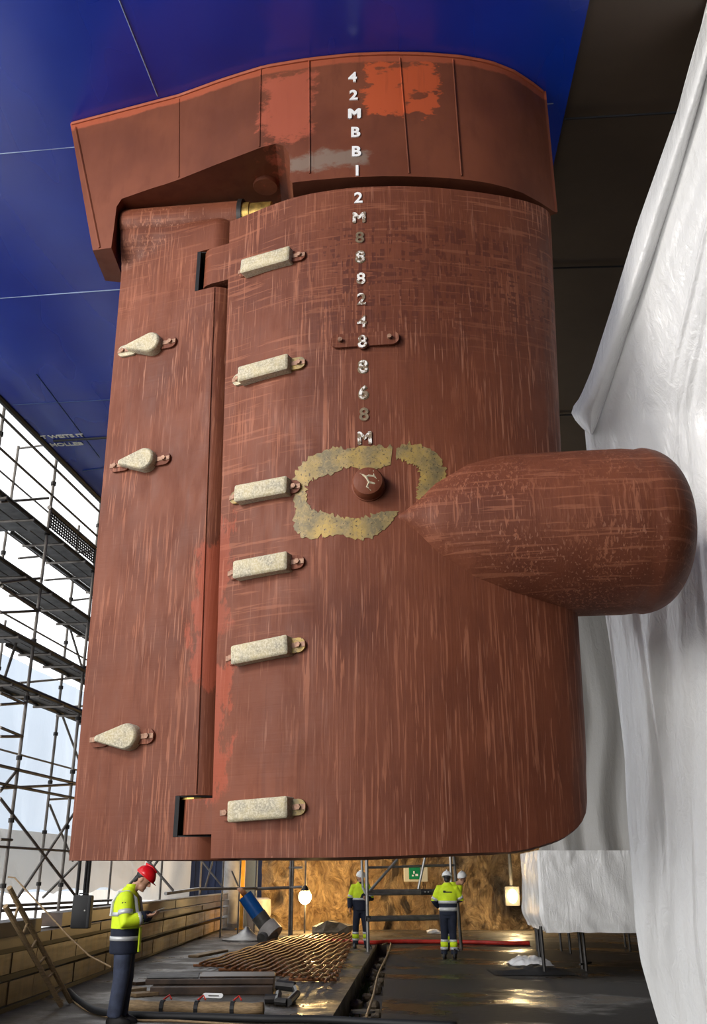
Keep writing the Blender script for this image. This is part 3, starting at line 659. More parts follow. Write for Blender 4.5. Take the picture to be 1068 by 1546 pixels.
# wrapped frame on legs further back
wb = thing('wrapped_frame', (4.4, 20.5, 0), 'box-shaped frame wrapped in white plastic standing on thin steel legs', 'wrapped frame')
def skirt(z, x0, x1, y0, y1, seed, amp, n=160):
    per = []; L = [(x0+.2, y1), (x0, y0), (x1, y0), (x1, y1)]
    for (a, b) in zip(L, L[1:]):
        for k in range(n//3): per.append(Vector((lerp(a[0], b[0], k/(n//3)), lerp(a[1], b[1], k/(n//3)), z)))
    per.append(Vector((*L[-1], z))); return per
rows = []
for i in range(40):
    t = i/39; z = lerp(.68, 2.12, t); inx = .10*math.exp(-(t/.12)**2)+.03*t; r = skirt(z, 3.47+inx, 6.6, 19+inx*.4, 22.2, 1, 0)
    for k, q in enumerate(r):
        f = .05*mnoise.noise(Vector((k*.16+t*2, t*2.5, 3)))+.025*mnoise.noise(Vector((k*.6, t*6, 8)))*math.exp(-((t-1)/.25)**2)*2+.03*mnoise.noise(Vector((k*.3+t*5, t*5, 1)))*math.exp(-(t/.3)**2)
        q.y -= f if k > 53 else 0; q.x -= f if k <= 53 else 0
        if i == 0: q.z += .05*abs(mnoise.noise(Vector((k*.15, 0, 4))))
    rows.append(r)
MB().grid(rows).build('wrapped_box', M_FILM, wb, smooth=True)
rows = []
for i in range(50):
    t = i/49; z = lerp(2.0, 8.2, t); r = []
    for k in range(70):
        u = k/69; x = lerp(3.6+.8*sstep(.05, .5, t), 7.2, u); y = 19.35+.5*t+.10*mnoise.noise(Vector((u*10+t*1.5, t*1.2, 6)))*math.exp(-t*1.6)*1.6+.03*mnoise.noise(Vector((u*34, t*3, 2)))*math.exp(-t*7)
        r.append(Vector((x, y, z)))
    rows.append(r)
MB().grid(rows).build('upper_sheet', M_FILMG, wb, smooth=True)
m = MB(); m.box((5.3, 20.7, .76), (2.6, 2.6, .08)); m.build('base_frame', M_DARK, wb)
for px, h in (((823, 1471), .8), ((816, 1455), .8), ((812, 1436), .8), ((818, 1444), .8), ((880, 1463), .8), ((886, 1466), .8), ((862, 1440), .8), ((848, 1436), .8), ((945, 1430), .8), ((952, 1434), .8)):
    P = atz(*px, 0); MB().tube([P, Vector((P.x-.02, P.y, .80))], .032, 8).build('leg', M_DARK, wb)
A = atz(876, 1456, .12); B = atz(893, 1453, .12); MB().tube([A, B], .02, 6).build('cross_pin', M_DARK, wb)
# crumpled film on the ground by the legs
bp = atz(800, 1456, 0); rows = []
for i in range(22):
    r = []
    for k in range(30):
        u = k/29*2-1; v = i/21*2-1; h = max(0, 1-(u*u+v*v)*.9)
        r.append(Vector((bp.x+.42*u+.05*mnoise.noise(Vector((u*3, v*3, 1))), bp.y+.5*v, .012+.17*h**.6*(.75+.6*abs(mnoise.noise(Vector((u*3, v*2, 5))))))))
    rows.append(r)
tag(MB().grid(rows).build('crumpled_plastic', M_FILM, smooth=True), 'crumpled scrap of white plastic lying on the dark deck by the frame legs', 'plastic scrap')
m = MB(); bp2 = atz(795, 1466, 0)
rows = []
for i in range(14):
    r = []
    for k in range(30):
        u = k/29*2-1; v = i/13*2-1; h = max(0, 1-u*u)*max(0, 1-v*v)
        r.append(Vector((bp2.x+.05+.75*u, bp2.y+.7*v-.2, .01+.10*h*(.6+abs(mnoise.noise(Vector((u*4, v*3, 2))))))))
    rows.append(r)
tag(MB().grid(rows).build('black_tarpaulin', M_BLACK, smooth=True), 'low heap of black sheeting on the deck in front of the plastic scrap', 'tarpaulin')
# ------------------------------------------------------------------ scaffolding and tent at the stern
scf = thing('tube_scaffold', dk(17, -8.1, 0), 'tall tube scaffold with walkways in front of the white tent, beyond the blue stern', 'scaffold')
FO, RO = -7.5, -8.8
def tubeP(A, B, name='tube', r=.027, mat=None, par=None): return MB().tube([A, B], r, 8).build(name, mat or M_GALVD, par or scf)
def tubepx(a, b, off, name='tube', r=.025, off2=None, mat=None): return tubeP(onp(*a, off), onp(*b, off2 if off2 is not None else off), name, r, mat)
def pole(px, off, z0, z1, r=.03):
    P = onp(*px, off); tubeP(Vector((P.x, P.y, z0)), Vector((P.x, P.y, z1)), 'standard', r)
    for k in range(int((z1-z0)/1.0)):
        MB().tube([(P.x, P.y, z0+.5+k), (P.x, P.y, z0+.57+k)], r*1.7, 8).build('coupler', M_DARK, scf)
    return P
PA = pole((52, 960), FO, -.02, 10.2); PC = pole((3, 640), FO, -.02, 10.4); pole((150, 780), FO, -.02, 10)
PB = pole((103, 940), RO, -.02, 9.3); PR = pole((28, 673), RO, -.02, 9.8); pole((8, 940), RO-.4, -.02, 6.5, .026)
# walkways: boards seen from below with their edge beams
def walkway(z, a0, a1, o0, o1, nb, toe=None):
    L = Vector((0, 0, 1)); wd = abs(o1-o0)/nb
    for k in range(nb):
        oc = o0-(k+.5)*wd; m = MB(); m.box(dk((a0+a1)/2, oc, z), (a1-a0, wd*.90, .05), (DOCK, NOR, L)); m.build('walkway_board', M_BOARD, scf)
    for oc in (o0+.03, o1-.03): tubeP(dk(a0, oc, z-.05), dk(a1, oc, z-.05), 'ledger', .045, M_DARK)
    a = a0+.6
    while a < a1: tubeP(dk(a, o0+.1, z-.10), dk(a, o1-.1, z-.10), 'transom', .027); a += 1.05
walkway(7.60, 12.0, 15.4, FO, RO+.2, 3)
walkway(7.60, 15.4, 23, FO, FO-.62, 2)
walkway(6.55, 12.0, 23, FO, FO-.62, 2)
walkway(5.50, 12.0, 15.4, FO, RO+.2, 3); walkway(5.50, 15.4, 23, FO, FO-.42, 2)
walkway(4.70, 12.0, 23, FO, FO-.40, 2)
# perforated toe guard on the upper walkway, in front of black rails
gd = MB(); Lz = Vector((0, 0, 1))
for k in range(46):
    a = 15.5+k*.10; gd.box(dk(a, FO-.02, 7.83), (.035, .02, .30), (DOCK, NOR, Lz))
for k in range(6): gd.box(dk(17.8, FO-.02, 7.70+k*.055), (4.6, .02, .018), (DOCK, NOR, Lz))
o = gd.build('perforated_guard', M_DARK, scf); o['kind'] = 'stuff'
for z, r, a0 in ((8.02, .04, 15.4), (8.82, .025, 12), (8.28, .022, 12), (3.32, .028, 12), (3.05, .026, 12), (2.1, .022, 12)):
    tubeP(dk(a0, FO, z), dk(23, FO, z), 'guard_rail', r)
for z in (9.0, 8.55, 7.95, 6.4, 5.95, 3.9): tubeP(dk(12, RO, z), dk(24, RO, z), 'guard_rail', .02)
for a, b in (((0, 758), (73, 752)), ((30, 677), (68, 672)), ((28, 843), (140, 832)), ((68, 876), (142, 870)), ((0, 880), (60, 873)), ((105, 907), (140, 903)), ((30, 1031), (128, 1022)), ((0, 925), (60, 922)), ((0, 1064), (38, 1061)), ((0, 1112), (32, 1112)), ((90, 1068), (125, 1066)), ((0, 1190), (115, 1184)), ((75, 1207), (113, 1205)), ((0, 1267), (18, 1268))):
    tubepx(a, b, RO if a[0] > 20 else FO, 'transom', .024)
for a, b, of in (((0, 1205), (118, 1358), FO), ((22, 1362), (113, 1226), FO), ((0, 1195), (28, 1160), FO), ((75, 1215), (110, 1300), RO), ((65, 1355), (145, 1275), FO-.5), ((90, 1069), (120, 1150), RO), ((103, 940), (124, 1008), RO), ((0, 1046), (36, 1062), FO), ((3, 886), (58, 922), FO), ((0, 1098), (34, 1112), FO), ((0, 1045), (26, 966), FO-.3)):
    tubepx(a, b, of, 'diagonal_brace', .026)
# lower rails along the dock edge, running to the back
for y0, y1, r in ((1368, 1355, .025), (1375, 1362, .025)):
    A = aty(0, y0, 16.5); B = aty(212, y1+2, 24); tubeP(A, B, 'guard_rail', r)
for x, Y in ((122, 20), (133, 20.2), (137, 20.2)):
    A = aty(x, 1290, Y); B = aty(x-2, 1372, Y); tubeP(Vector((A.x, A.y, A.z+1)), Vector((A.x, A.y, -.02)), 'standard', .035, M_DARK)
for a, b in (((180, 1352), (232, 1296)), ((222, 1298), (262, 1345)), ((205, 1346), (240, 1297))): tubeP(aty(*a, 24), aty(*b, 24), 'diagonal_brace', .03)
for x in (243, 166): P = aty(x, 1330, 27.5); tubeP(Vector((P.x, P.y, -.02)), Vector((P.x, P.y, 4.5)), 'standard', .03)
# tent film behind it
def filmwall(name, mat, a0, a1, off, z0, z1, seed, label, na=90, nz=40, amp=.22, sag=0.0):
    rows = []
    for i in range(nz):
        t = i/(nz-1); r = []
        for k in range(na):
            u = k/(na-1); a = lerp(a0, a1, u); f = amp*mnoise.noise(Vector((a*.8+t*1.4, t*2.2, seed)))+amp*.35*mnoise.noise(Vector((a*3.1+t*3, t*3.5, seed+3)))
            zz = lerp(z0+sag*abs(math.sin(a*1.3)), z1, t); r.append(dk(a, off+f, zz))
        rows.append(r)
    return tag(MB().grid(rows).build(name, mat, smooth=True), label, 'tent sheet')
filmwall('tent_film', M_TENT, 12, 34, -12.2, 1.25, 7.2, 2, 'bluish-white translucent tent film hanging behind the tube scaffold')
filmwall('tent_film', M_TENTB, 17, 34, -11.4, 1.2, 2.75, 9, 'beige lower tent film sagging behind the scaffold feet', nz=16, sag=.15, amp=.16)
rows = [[Vector((lerp(-9.3, -5.7, k/40), 35.2+.2*mnoise.noise(Vector((k*.3, i*.1, 4))), lerp(.9, 5.6, i/20))) for k in range(41)] for i in range(21)]
tag(MB().grid(rows).build('tent_film', M_TENTB, smooth=True), 'cream film panel across the back behind the worker in the red helmet', 'tent sheet')
# things standing at the far left end of the dock
ct = thing('shipping_container', (-4.6, 40, 0), 'dark navy container standing behind the timber barrier', 'container')
A = aty(268, 1330, 36.5); B = aty(338, 1330, 36.5)
m = MB(); m.box(((A.x+B.x)/2, 37.5, 1.9), (B.x-A.x, 2.2, 3.8)); m.build('body', M_CONT, ct)
for k in range(7):
    x = lerp(A.x+.1, B.x-.1, k/6); m = MB(); m.box((x, 36.38, 1.9), (.1, .06, 3.6)); m.build('rib', M_CONT, ct)
m = MB(); m.box((aty(262, 1330, 36.3).x, 36.5, 1.9), (.35, .3, 3.8)); m.build('corner_post', M_BEAM, ct)
A = aty(351, 1330, 35.4); m = MB(); m.tube([(A.x, 35.75, 0), (A.x, 35.75, .15), (A.x, 35.75, .15), (A.x, 35.75, 4)], [.40, .40, .32, .32], 24); tag(m.build('steel_column', M_COLM, angle=40), 'round grey column between the navy container and yellow post', 'column')
A = aty(366, 1330, 34.5); m = MB(); m.bbox((A.x, 34.5, 2), (.17, .17, 4.0), .02); m.box((A.x, 34.5, .02), (.34, .34, .04)); tag(m.build('yellow_post', M_ORANGE), 'orange-yellow square post behind the end of the timber barrier', 'post')
A = aty(379, 1330, 36.2); m = MB(); m.bbox((A.x, 36.3, 2), (.5, .2, 4.0), .02); tag(m.build('cream_panel', M_CREAM), 'narrow cream upright panel right of the yellow post', 'panel')
A = aty(394, 1330, 35); m = MB(); m.bbox((A.x, 35.1, 2), (.22, .25, 4.0), .02); tag(m.build('navy_post', M_CONT), 'dark blue upright post beside the rock face', 'post')

# ------------------------------------------------------------------ timber barrier along the dock side
def bx_line(Y): return -4.62+(Y-13.6)*.0135
bar = thing('timber_barrier', (-4.5, 25, 0), 'long barrier of stacked golden timbers and brown steel beams along the left dock side', 'barrier')
def beam_row(z0, z1, y0, y1, n, mat, name, dx=0.0, depth=.28, gap=.012):
    for k in range(n):
        a = lerp(y0, y1, k/n)+gap; b = lerp(y0, y1, (k+1)/n)-gap; j = random.uniform(-.012, .012)
        m = MB(); xa = bx_line(a)+dx+j; xb = bx_line(b)+dx+j
        m.add([(xa, a, z0), (xb, b, z0), (xb-depth, b, z0), (xa-depth, a, z0), (xa, a, z1), (xb, b, z1), (xb-depth, b, z1), (xa-depth, a, z1)], [(0, 1, 2, 3), (4, 5, 6, 7), (0, 1, 5, 4), (1, 2, 6, 5), (2, 3, 7, 6), (3, 0, 4, 7)])
        m.build(name, mat, bar)
beam_row(.06, .34, 10, 35.2, 25, M_TIMBER, 'timber', 0)
beam_row(.44, .69, 10, 35.2, 25, M_TIMBER, 'timber', .0)
beam_row(.76, .90, 10, 35.2, 9, M_BEAM, 'steel_beam', .02, .36)
beam_row(.92, 1.12, 16.2, 35.2, 6, M_BEAM, 'steel_beam', -.03, .34)
beam_row(.90, 1.08, 10, 15.2, 2, M_BEAM, 'steel_beam', -.03, .34)
for zc in (.39, .725):
    m = MB(); m.box((bx_line(23)-.25, 22.6, zc), (.2, 25.2, .07)); m.build('packing_strip', M_BLACK, bar)
m = MB(); m.box((bx_line(23)-.2, 22.6, .03), (.3, 25.2, .06)); m.build('packing_strip', M_BLACK, bar)
for z in (1.125, .885): m = MB(); tubeP(Vector((bx_line(17)+.0, 17, z)), Vector((bx_line(35)+.0, 35, z)), 'top_rail', .022, M_GALV, bar)
# black case on the barrier
P = aty(123, 1388, 16.0); case = thing('black_case', (P.x, 16.0, .90), 'black hard case standing upright on the barrier near the scaffold', 'case')
m = MB(); m.bbox((P.x, 16.0, .90+.24), (.30, .16, .48), .03); m.build('shell', M_BLACK, case, angle=40)
m = MB(); m.bbox((P.x+.125, 15.93, .90+.24), (.05, .08, .47), .015); m.build('side_flap', M_BLACK, case)
m = MB(); m.tube([(P.x-.07, 16, 1.38), (P.x-.07, 16, 1.405), (P.x+.07, 16, 1.405), (P.x+.07, 16, 1.38)], .011, 8); m.build('handle', M_BLACK, case)
m = MB(); m.tube([(P.x+.06, 15.925, 1.16), (P.x+.06, 15.91, 1.16)], .012, 8); m.build('latch', M_GALV, case)
# leaning ladder
lad = thing('wooden_ladder', atz(100, 1520, 0), 'wooden ladder leaning against the barrier at far left', 'ladder')
a0, a1 = atz(92, 1522, 0.0), atz(106, 1516, 0.0); b0, b1 = aty(3, 1358, a0.y+.9), aty(11, 1325, a1.y+1.0)
b0 = aty(8, 1368, 12.9); b1 = aty(14, 1340, 13.0)
for p_, q_ in ((a0, b0), (a1, b1)): MB().tube([p_+Vector((0, 0, .03)), q_], .034, 8).build('rail', M_WOOD, lad)
for k in range(1, 7): t = k/7; MB().tube([lerp(a0, b0, t), lerp(a1, b1, t)], .018, 8).build('rung', M_WOOD, lad)
# thin rope from the scaffold to the floor
A = aty(15, 1324, 14.5); pts = [aty(*q, Y) for q, Y in (((12, 1324), 14.4), ((22, 1325), 14.4), ((45, 1350), 14.3), ((75, 1382), 14.2), ((105, 1415), 14.1), ((135, 1443), 14.0), ((168, 1460), 13.9))]
tag(MB().tube(pts, .011, 6).build('rope', M_WOOD), 'thin pale rope sagging from the scaffold past the black case', 'rope')
# ------------------------------------------------------------------ people
VX, VY, VZ = Vector((1, 0, 0)), Vector((0, 1, 0)), Vector((0, 0, 1))
def eloop(c, rx, ry, n=20, X=VX, Y=VY):
    c = Vector(c); return [c+X*(rx*math.cos(2*math.pi*k/n))+Y*(ry*math.sin(2*math.pi*k/n)) for k in range(n)]
def hand(mb, wrist, dirv, palmn, curl=.5, s=1.0, thumb_side=1):
    """palm, four unequal bent fingers and a thumb leaving the side of the palm"""
    d_ = Vector(dirv).normalized(); n_ = Vector(palmn); n_ = (n_-d_*n_.dot(d_)).normalized(); sd = d_.cross(n_).normalized()*thumb_side; w_ = Vector(wrist)
    mb.ell(w_+d_*.045*s, (.048*s, .042*s, .017*s), 14, 8, (d_, sd, n_))
    for k, (L, o) in enumerate(((.070, .031), (.080, .011), (.074, -.010), (.058, -.029))):
        b = w_+d_*.080*s+sd*o*s; a1 = curl*.7; a2 = curl*1.7
        p1 = b+(d_*math.cos(a1)+n_*math.sin(a1))*(L*.5*s); p2 = p1+(d_*math.cos(a2)+n_*math.sin(a2))*(L*.5*s)
        mb.tube([b-d_*.03*s, b, p1, p2], [.0105*s, .0105*s, .0098*s, .0085*s], 8)
    t0 = w_+d_*.03*s+sd*.030*s; t1 = t0+(d_*.6+sd*.75+n_*.25).normalized()*.036*s; t2 = t1+(d_*.9+sd*.15+n_*.45).normalized()*.034*s
    mb.tube([w_+d_*.02*s, t0, t1, t2], [.013*s, .0135*s, .0115*s, .0095*s], 8)
def person(loc, rz, label, P):
    r = thing('person', loc, label, 'person', None, rz)
    lean = P.get('lean', 0.0)
    def L(z): return lean*max(0, z-.9)   # sideways lean with height
    sh = P.get('arms')            # per arm: elbow, wrist
    hip = .93; hx = P.get('fwd', .0)
    hc = Vector((P.get('hx', .03), L(1.62)+P.get('hy', 0), P.get('hz', 1.63))); pit = P.get('pitch', .1); yaw = P.get('yaw', 0)
    HX = Vector((math.cos(pit)*math.cos(yaw), math.cos(pit)*math.sin(yaw), -math.sin(pit))); HY = Vector((-math.sin(yaw), math.cos(yaw), 0)); HZ = HX.cross(HY).normalized()
    fit = P.get('fit', 1.0)
    # body: one continuous surface under the clothes
    b = MB()
    b.ell(hc+HZ*.025, (.098, .076, .112), 20, 14, (HX, HY, HZ)); b.ell(hc+HX*.035-HZ*.065, (.062, .056, .060), 16, 10, (HX, HY, HZ))
    b.tube([hc+HX*.088+HZ*.035, hc+HX*.118-HZ*.015, hc+HX*.098-HZ*.022], [.010, .017, .012], 8)      # nose
    b.ell(hc+HX*.084-HZ*.058, (.016, .026, .010), 10, 6, (HX, HY, HZ)); b.ell(hc+HX*.074-HZ*.102, (.024, .028, .02), 10, 6, (HX, HY, HZ))
    for s in (-1, 1): b.ell(hc+HY*(s*.078)-HX*.005, (.022, .010, .034), 10, 6, (HX, HY, HZ)); b.ell(hc+HX*.082+HY*(s*.032)+HZ*.038, (.015, .022, .009), 8, 6, (HX, HY, HZ))
    b.tube([hc-HX*.02-HZ*.05, Vector((-.01, L(1.45), 1.45)), Vector((-.01, L(1.3), 1.30))], [.056, .062, .1], 14)
    b.loft([eloop((hx*.3, L(z), z), rx, ry, 18) for z, rx, ry in ((.86, .09, .14), (1.0, .09, .13), (1.25, .10, .15), (1.40, .09, .17), (1.46, .06, .12))])
    for i, s in enumerate((1, -1)):
        S = Vector((-.005, s*.185+L(1.42), 1.415)); E, W = [Vector(q) for q in sh[i]]
        b.tube([Vector((0, L(1.38)+s*.05, 1.38)), S, E, W], [.05, .048, .04, .028], 10)
        dv = P.get('hand', [(W-E), (W-E)])[i]; hand(b, W-(W-E).normalized()*.005, dv, P['palm'][i], P.get('curl', .6), 1.0, P.get('thumb', (1, -1))[i])
        K = P['knee'][i]; A = P['ankle'][i]; b.tube([Vector((0, s*.07, .95)), Vector((hx*.0, s*.09, .86)), Vector(K), Vector(A), Vector(A)+Vector((.02, 0, -.05))], [.08, .075, .05, .038, .035], 10)
    bo = b.build('body', M_SKIN, r, local=True); remesh(bo, .0075, 3)
    for s in (-1, 1): MB().ell(hc+HX*.089+HY*(s*.031)+HZ*.022, (.008, .012, .006), 8, 6, (HX, HY, HZ)).build('eye', M_HAIR, r, local=True)
    h = MB(); h.ell(hc+HZ*.045-HX*.028, (.088, .082, .085), 18, 12, (HX, HY, HZ)); h.ell(hc-HX*.062-HZ*.02, (.045, .066, .075), 14, 8, (HX, HY, HZ)); h.build('hair', M_HAIR, r, smooth=True, local=True)
    if P.get('beard'): MB().ell(hc+HX*.052-HZ*.085, (.052, .052, .04), 12, 8, (HX, HY, HZ)).build('beard', M_HAIR, r, smooth=True, local=True)
    # helmet: shell with ridge, brim, headband
    hm = MB(); rings = []
    for k in range(9):
        t = k/8; a = t*math.pi/2*.97; rings.append(eloop(hc+HZ*(.055+.125*math.sin(a)), .135*math.cos(a)+.002, .112*math.cos(a)+.002, 24, HX, HY))
    hm.loft(rings); ho = hm.build('helmet', P['helmet'], r, smooth=True, local=True)
    br = MB(); br.loft([eloop(hc+HZ*.048+HX*.0, .136, .113, 24, HX, HY), eloop(hc+HZ*.06, .138, .115, 24, HX, HY)]); br.loft([[hc+HZ*(.05-.01*math.cos(q))+HX*((.125+d*.06*max(0, math.cos(q)))*math.cos(q))+HY*(.112*math.sin(q)) for q in [math.radians(lerp(-75, 75, k/12)) for k in range(13)]]+[hc+HZ*(.062-.01*math.cos(q))+HX*((.12)*math.cos(q))+HY*(.105*math.sin(q)) for q in [math.radians(lerp(75, -75, k/12)) for k in range(13)]] for d in (0, 1)])
    bo_ = br.build('brim', P['helmet'], ho, local=True)
    MB().tube([hc+HZ*.17-HX*.09, hc+HZ*.186, hc+HZ*.165+HX*.09], .014, 8).build('ridge', P['helmet'], ho, smooth=True, local=True)
    # jacket
    j = MB(); hem = P['hem']; tz = P['torso']
    j.loft([eloop((x, L(z), z), rx*fit, ry*fit, 24) for z, x, rx, ry in tz])
    for i, s in enumerate((1, -1)):
        S = Vector((-.005, s*.175+L(1.42), 1.415)); E, W = [Vector(q) for q in sh[i]]; ar = P.get('arm_r', (.085, .082, .068, .056))
        j.tube([Vector((0, L(1.4)+s*.08, 1.40)), S, lerp(S, E, .5), E, lerp(E, W, .5), W-(W-E).normalized()*.02], [ar[0], ar[0], ar[1], ar[2]*1.05, ar[2], ar[3]], 14)
    jo = j.build('jacket', [M_YEL, M_NAVY, M_REFL], r, local=True); remesh(jo, .014, 3)
    # remesh drops material slots
    jo.data.materials.clear()
    for q in (M_YEL, M_NAVY, M_REFL): jo.data.materials.append(q)
    for pl in jo.data.polygons:
        pl.material_index = P['jmat'](pl.center, [Vector(sh[0][1]), Vector(sh[1][1])])
    for z, hgt in P.get('bands', ()):
        a = None
        for (z0, x0, rx0, ry0), (z1, x1, rx1, ry1) in zip(tz, tz[1:]):
            if z0 <= z <= z1: t = (z-z0)/(z1-z0); a = (lerp(x0, x1, t), lerp(rx0, rx1, t)*fit, lerp(ry0, ry1, t)*fit)
        m = MB(); m.loft([eloop((a[0], L(z), z+q), a[1]+.006, a[2]+.006, 28) for q in (-hgt/2, hgt/2)]); m.build('reflective_band', M_REFL, r, smooth=True, local=True)
    for i, t in P.get('sleeve', ()):
        S = Vector((-.005, (1, -1)[i]*.175+L(1.42), 1.415)); E, W = [Vector(q) for q in sh[i]]
        c = lerp(S, E, t) if t < 1 else lerp(E, W, t-1); dv = ((E-S) if t < 1 else (W-E)).normalized(); ar = P.get('arm_r', (.085, .082, .068, .056)); rad = (lerp(ar[0], ar[2], t) if t < 1 else lerp(ar[2], ar[3], t-1))+.007
        MB().tube([c-dv*.028, c+dv*.028], rad, 16, True).build('reflective_band', M_REFL, r, smooth=True, local=True)
    # collar
    m = MB(); m.loft([eloop((-.01, L(1.47), 1.45), .085, .095, 18), eloop((hc.x*.35-.02, L(1.53), P.get('collar', 1.53)), .075, .078, 18)], False); m.build('collar', P.get('collar_mat', M_YEL), r, smooth=True, local=True)
    # trousers
    t = MB(); t.loft([eloop((hx*.2, 0, z), rx, ry, 20) for z, rx, ry in ((.80, .10, .155), (.88, .115, .17), (1.0, .11, .16))])
    for i, s in enumerate((1, -1)):
        K = Vector(P['knee'][i]); A = Vector(P['ankle'][i]); tr = P.get('leg_r', (.10, .082, .072)); t.tube([Vector((0, s*.085, .92)), Vector((0, s*.09, .80)), K, lerp(K, A, .6), A+Vector((0, 0, -.02))], [tr[0], tr[0], tr[1], tr[2], tr[2]], 14)
    to = t.build('trousers', P['trouser'], r, local=True); remesh(to, .014, 3); to.data.materials.clear(); to.data.materials.append(P['trouser'])
    for i, s in enumerate((1, -1)):
        K = Vector(P['knee'][i]); A = Vector(P['ankle'][i])
        for z, mt, hgt in P.get('leg_bands', ()):
            u = (K.z-z)/(K.z-A.z); c = lerp(K, A, u); m = MB(); m.loft([eloop((c.x, c.y, z+q), .082, .082, 18) for q in (-hgt/2, hgt/2)]); m.build('leg_band', mt, r, smooth=True, local=True)
        fd = Vector(P.get('foot', ((1, 0, 0), (1, 0, 0)))[i]).normalized(); sd = Vector((-fd.y, fd.x, 0)); A0 = Vector((A.x, A.y, 0))
        m = MB(); m.loft([[A0+fd*(x+lx*math.cos(q))+sd*(wy*math.sin(q))+VZ*z for q in [2*math.pi*k/16 for k in range(16)]] for z, x, lx, wy in ((0, .06, .15, .05), (.03, .06, .155, .053), (.06, .05, .14, .052), (.09, .02, .09, .052), (.13, .0, .065, .055), (.20, -.01, .062, .06))]); smooth_angle(m.build('boot', M_BOOT, r, local=True), 45)
    return r
def jm_long(c, W):
    if min((c-w_).length for w_ in W) < .10 and c.x > .12: return 1
    return 0 if c.z > 1.055 else 1
man = atz(180, 1546, 0)
MAN = dict(helmet=M_RED, trouser=M_JEAN, hx=.155, hz=1.615, pitch=.62, arms=[((.02, .25, 1.13), (.27, .10, 1.20)), ((.03, -.25, 1.13), (.27, -.13, 1.20))], hand=[Vector((1, -.3, .15)), Vector((1, .25, .12))], palm=[(0, -.3, 1), (0, .3, 1)], curl=.75,
    knee=[(.015, .09, .50), (.0, -.09, .50)], ankle=[(-.015, .09, .10), (-.05, -.09, .10)], hem=.78, torso=[(.77, -.01, .175, .215), (.80, -.01, .18, .22), (1.0, -.015, .175, .22), (1.15, -.02, .17, .225), (1.32, -.03, .165, .225), (1.42, -.03, .14, .21), (1.49, -.01, .09, .12), (1.54, .01, .075, .085)],
    jmat=jm_long, bands=((.945, .05), (1.22, .045)), sleeve=((0, .62), (1, .62), (0, 1.62), (1, 1.62)), collar=1.565, arm_r=(.095, .092, .08, .062), leg_r=(.115, .098, .09))
pm = person((man.x, man.y, 0), 0.0, 'worker in red helmet and long yellow and navy jacket, looking down at a phone', MAN)
# vertical shoulder tapes, open front edge and sleeve badge
for s in (1, -1):
    m = MB(); m.tube([(-.175, s*.14, 1.20), (-.165, s*.145, 1.36), (-.10, s*.15, 1.47), (.02, s*.14, 1.475), (.11, s*.13, 1.40), (.148, s*.13, 1.22)], .022, 6); m.build('shoulder_tape', M_REFL, pm, local=True)
m = MB(); m.bbox((.175, -.02, .93), (.02, .10, .28), .006); m.build('jacket_lining', M_YEL, pm, local=True)
m = MB(); m.bbox((.0, -.270, 1.345), (.05, .02, .03), .004); m.build('badge', M_BLACK, pm, local=True)
m = MB(); q = Vector((man.x+.395, man.y-.02, 1.265)); m.bbox(q, (.15, .075, .009), .003, (Vector((.94, 0, .34)), VY, Vector((-.34, 0, .94)))); tag(m.build('mobile_phone', M_GREYP), 'slim phone held in front of the worker in the red helmet', 'phone')
# the two workers at the mobile scaffold and one half hidden behind
def jm_short(c, W):
    if min((c-w_).length for w_ in W) < .16: return 1
    return 0 if c.z > 1.16 else 1
TB = [(.86, 0, .13, .19), (1.0, 0, .13, .19), (1.2, 0, .135, .205), (1.36, -.005, .13, .215), (1.43, -.005, .11, .19), (1.49, 0, .075, .11), (1.53, .01, .065, .075)]
LBN = ((.35, M_REFL, .05), (.28, M_YEL, .10), (.20, M_REFL, .05))
w1 = atz(545, 1433, 0); w1 = Vector((w1.x, w1.y+.3, 0))
W1 = dict(helmet=M_HELM, trouser=M_NAVY, hx=.04, hz=1.615, pitch=.15, yaw=.35, beard=True, arms=[((.05, .27, 1.13), (.22, .13, 1.15)), ((-.02, -.27, 1.12), (.06, -.27, .90))], hand=[Vector((.9, -.2, .2)), Vector((.1, 0, -1))], palm=[(0, -1, 0), (0, 1, 0)],
    knee=[(.02, .12, .5), (.03, -.12, .5)], ankle=[(0, .15, .10), (0, -.13, .10)], foot=((1, .7, 0), (1, -.1, 0)), hem=.86, torso=TB, jmat=jm_short, bands=((1.13, .05),), sleeve=((0, .75), (1, .75)), leg_bands=LBN)
person((w1.x, w1.y, 0), -math.pi/2, 'bearded worker in white helmet facing the camera behind the left post of the low scaffold', W1)
w2 = atz(679, 1447, 0)
W2 = dict(helmet=M_HELM, trouser=M_NAVY, hx=.05, hz=1.60, pitch=.3, arms=[((.05, .30, 1.15), (.24, .20, 1.02)), ((.10, -.29, 1.18), (.30, -.24, 1.20))], palm=[(0, -1, 0), (0, 1, 0)],
    knee=[(.03, .09, .5), (.03, -.09, .5)], ankle=[(0, .11, .10), (-.02, -.11, .10)], hem=.86, torso=TB, jmat=jm_short, bands=((1.13, .06), (.985, .075)), sleeve=((0, .8), (1, .8)), leg_bands=LBN, collar_mat=M_YEL)
p2 = person((w2.x, w2.y, 0), math.pi/2-.12, 'worker in white helmet seen from behind, leaning on the low scaffold', W2)
m = MB(); m.bbox((-.142, .06, 1.345), (.012, .055, .045), .01); m.bbox((-.142, -.03, 1.335), (.012, .15, .022), .005); m.build('back_print', M_BLACK, p2, local=True)
w3 = atz(684, 1438, 0)
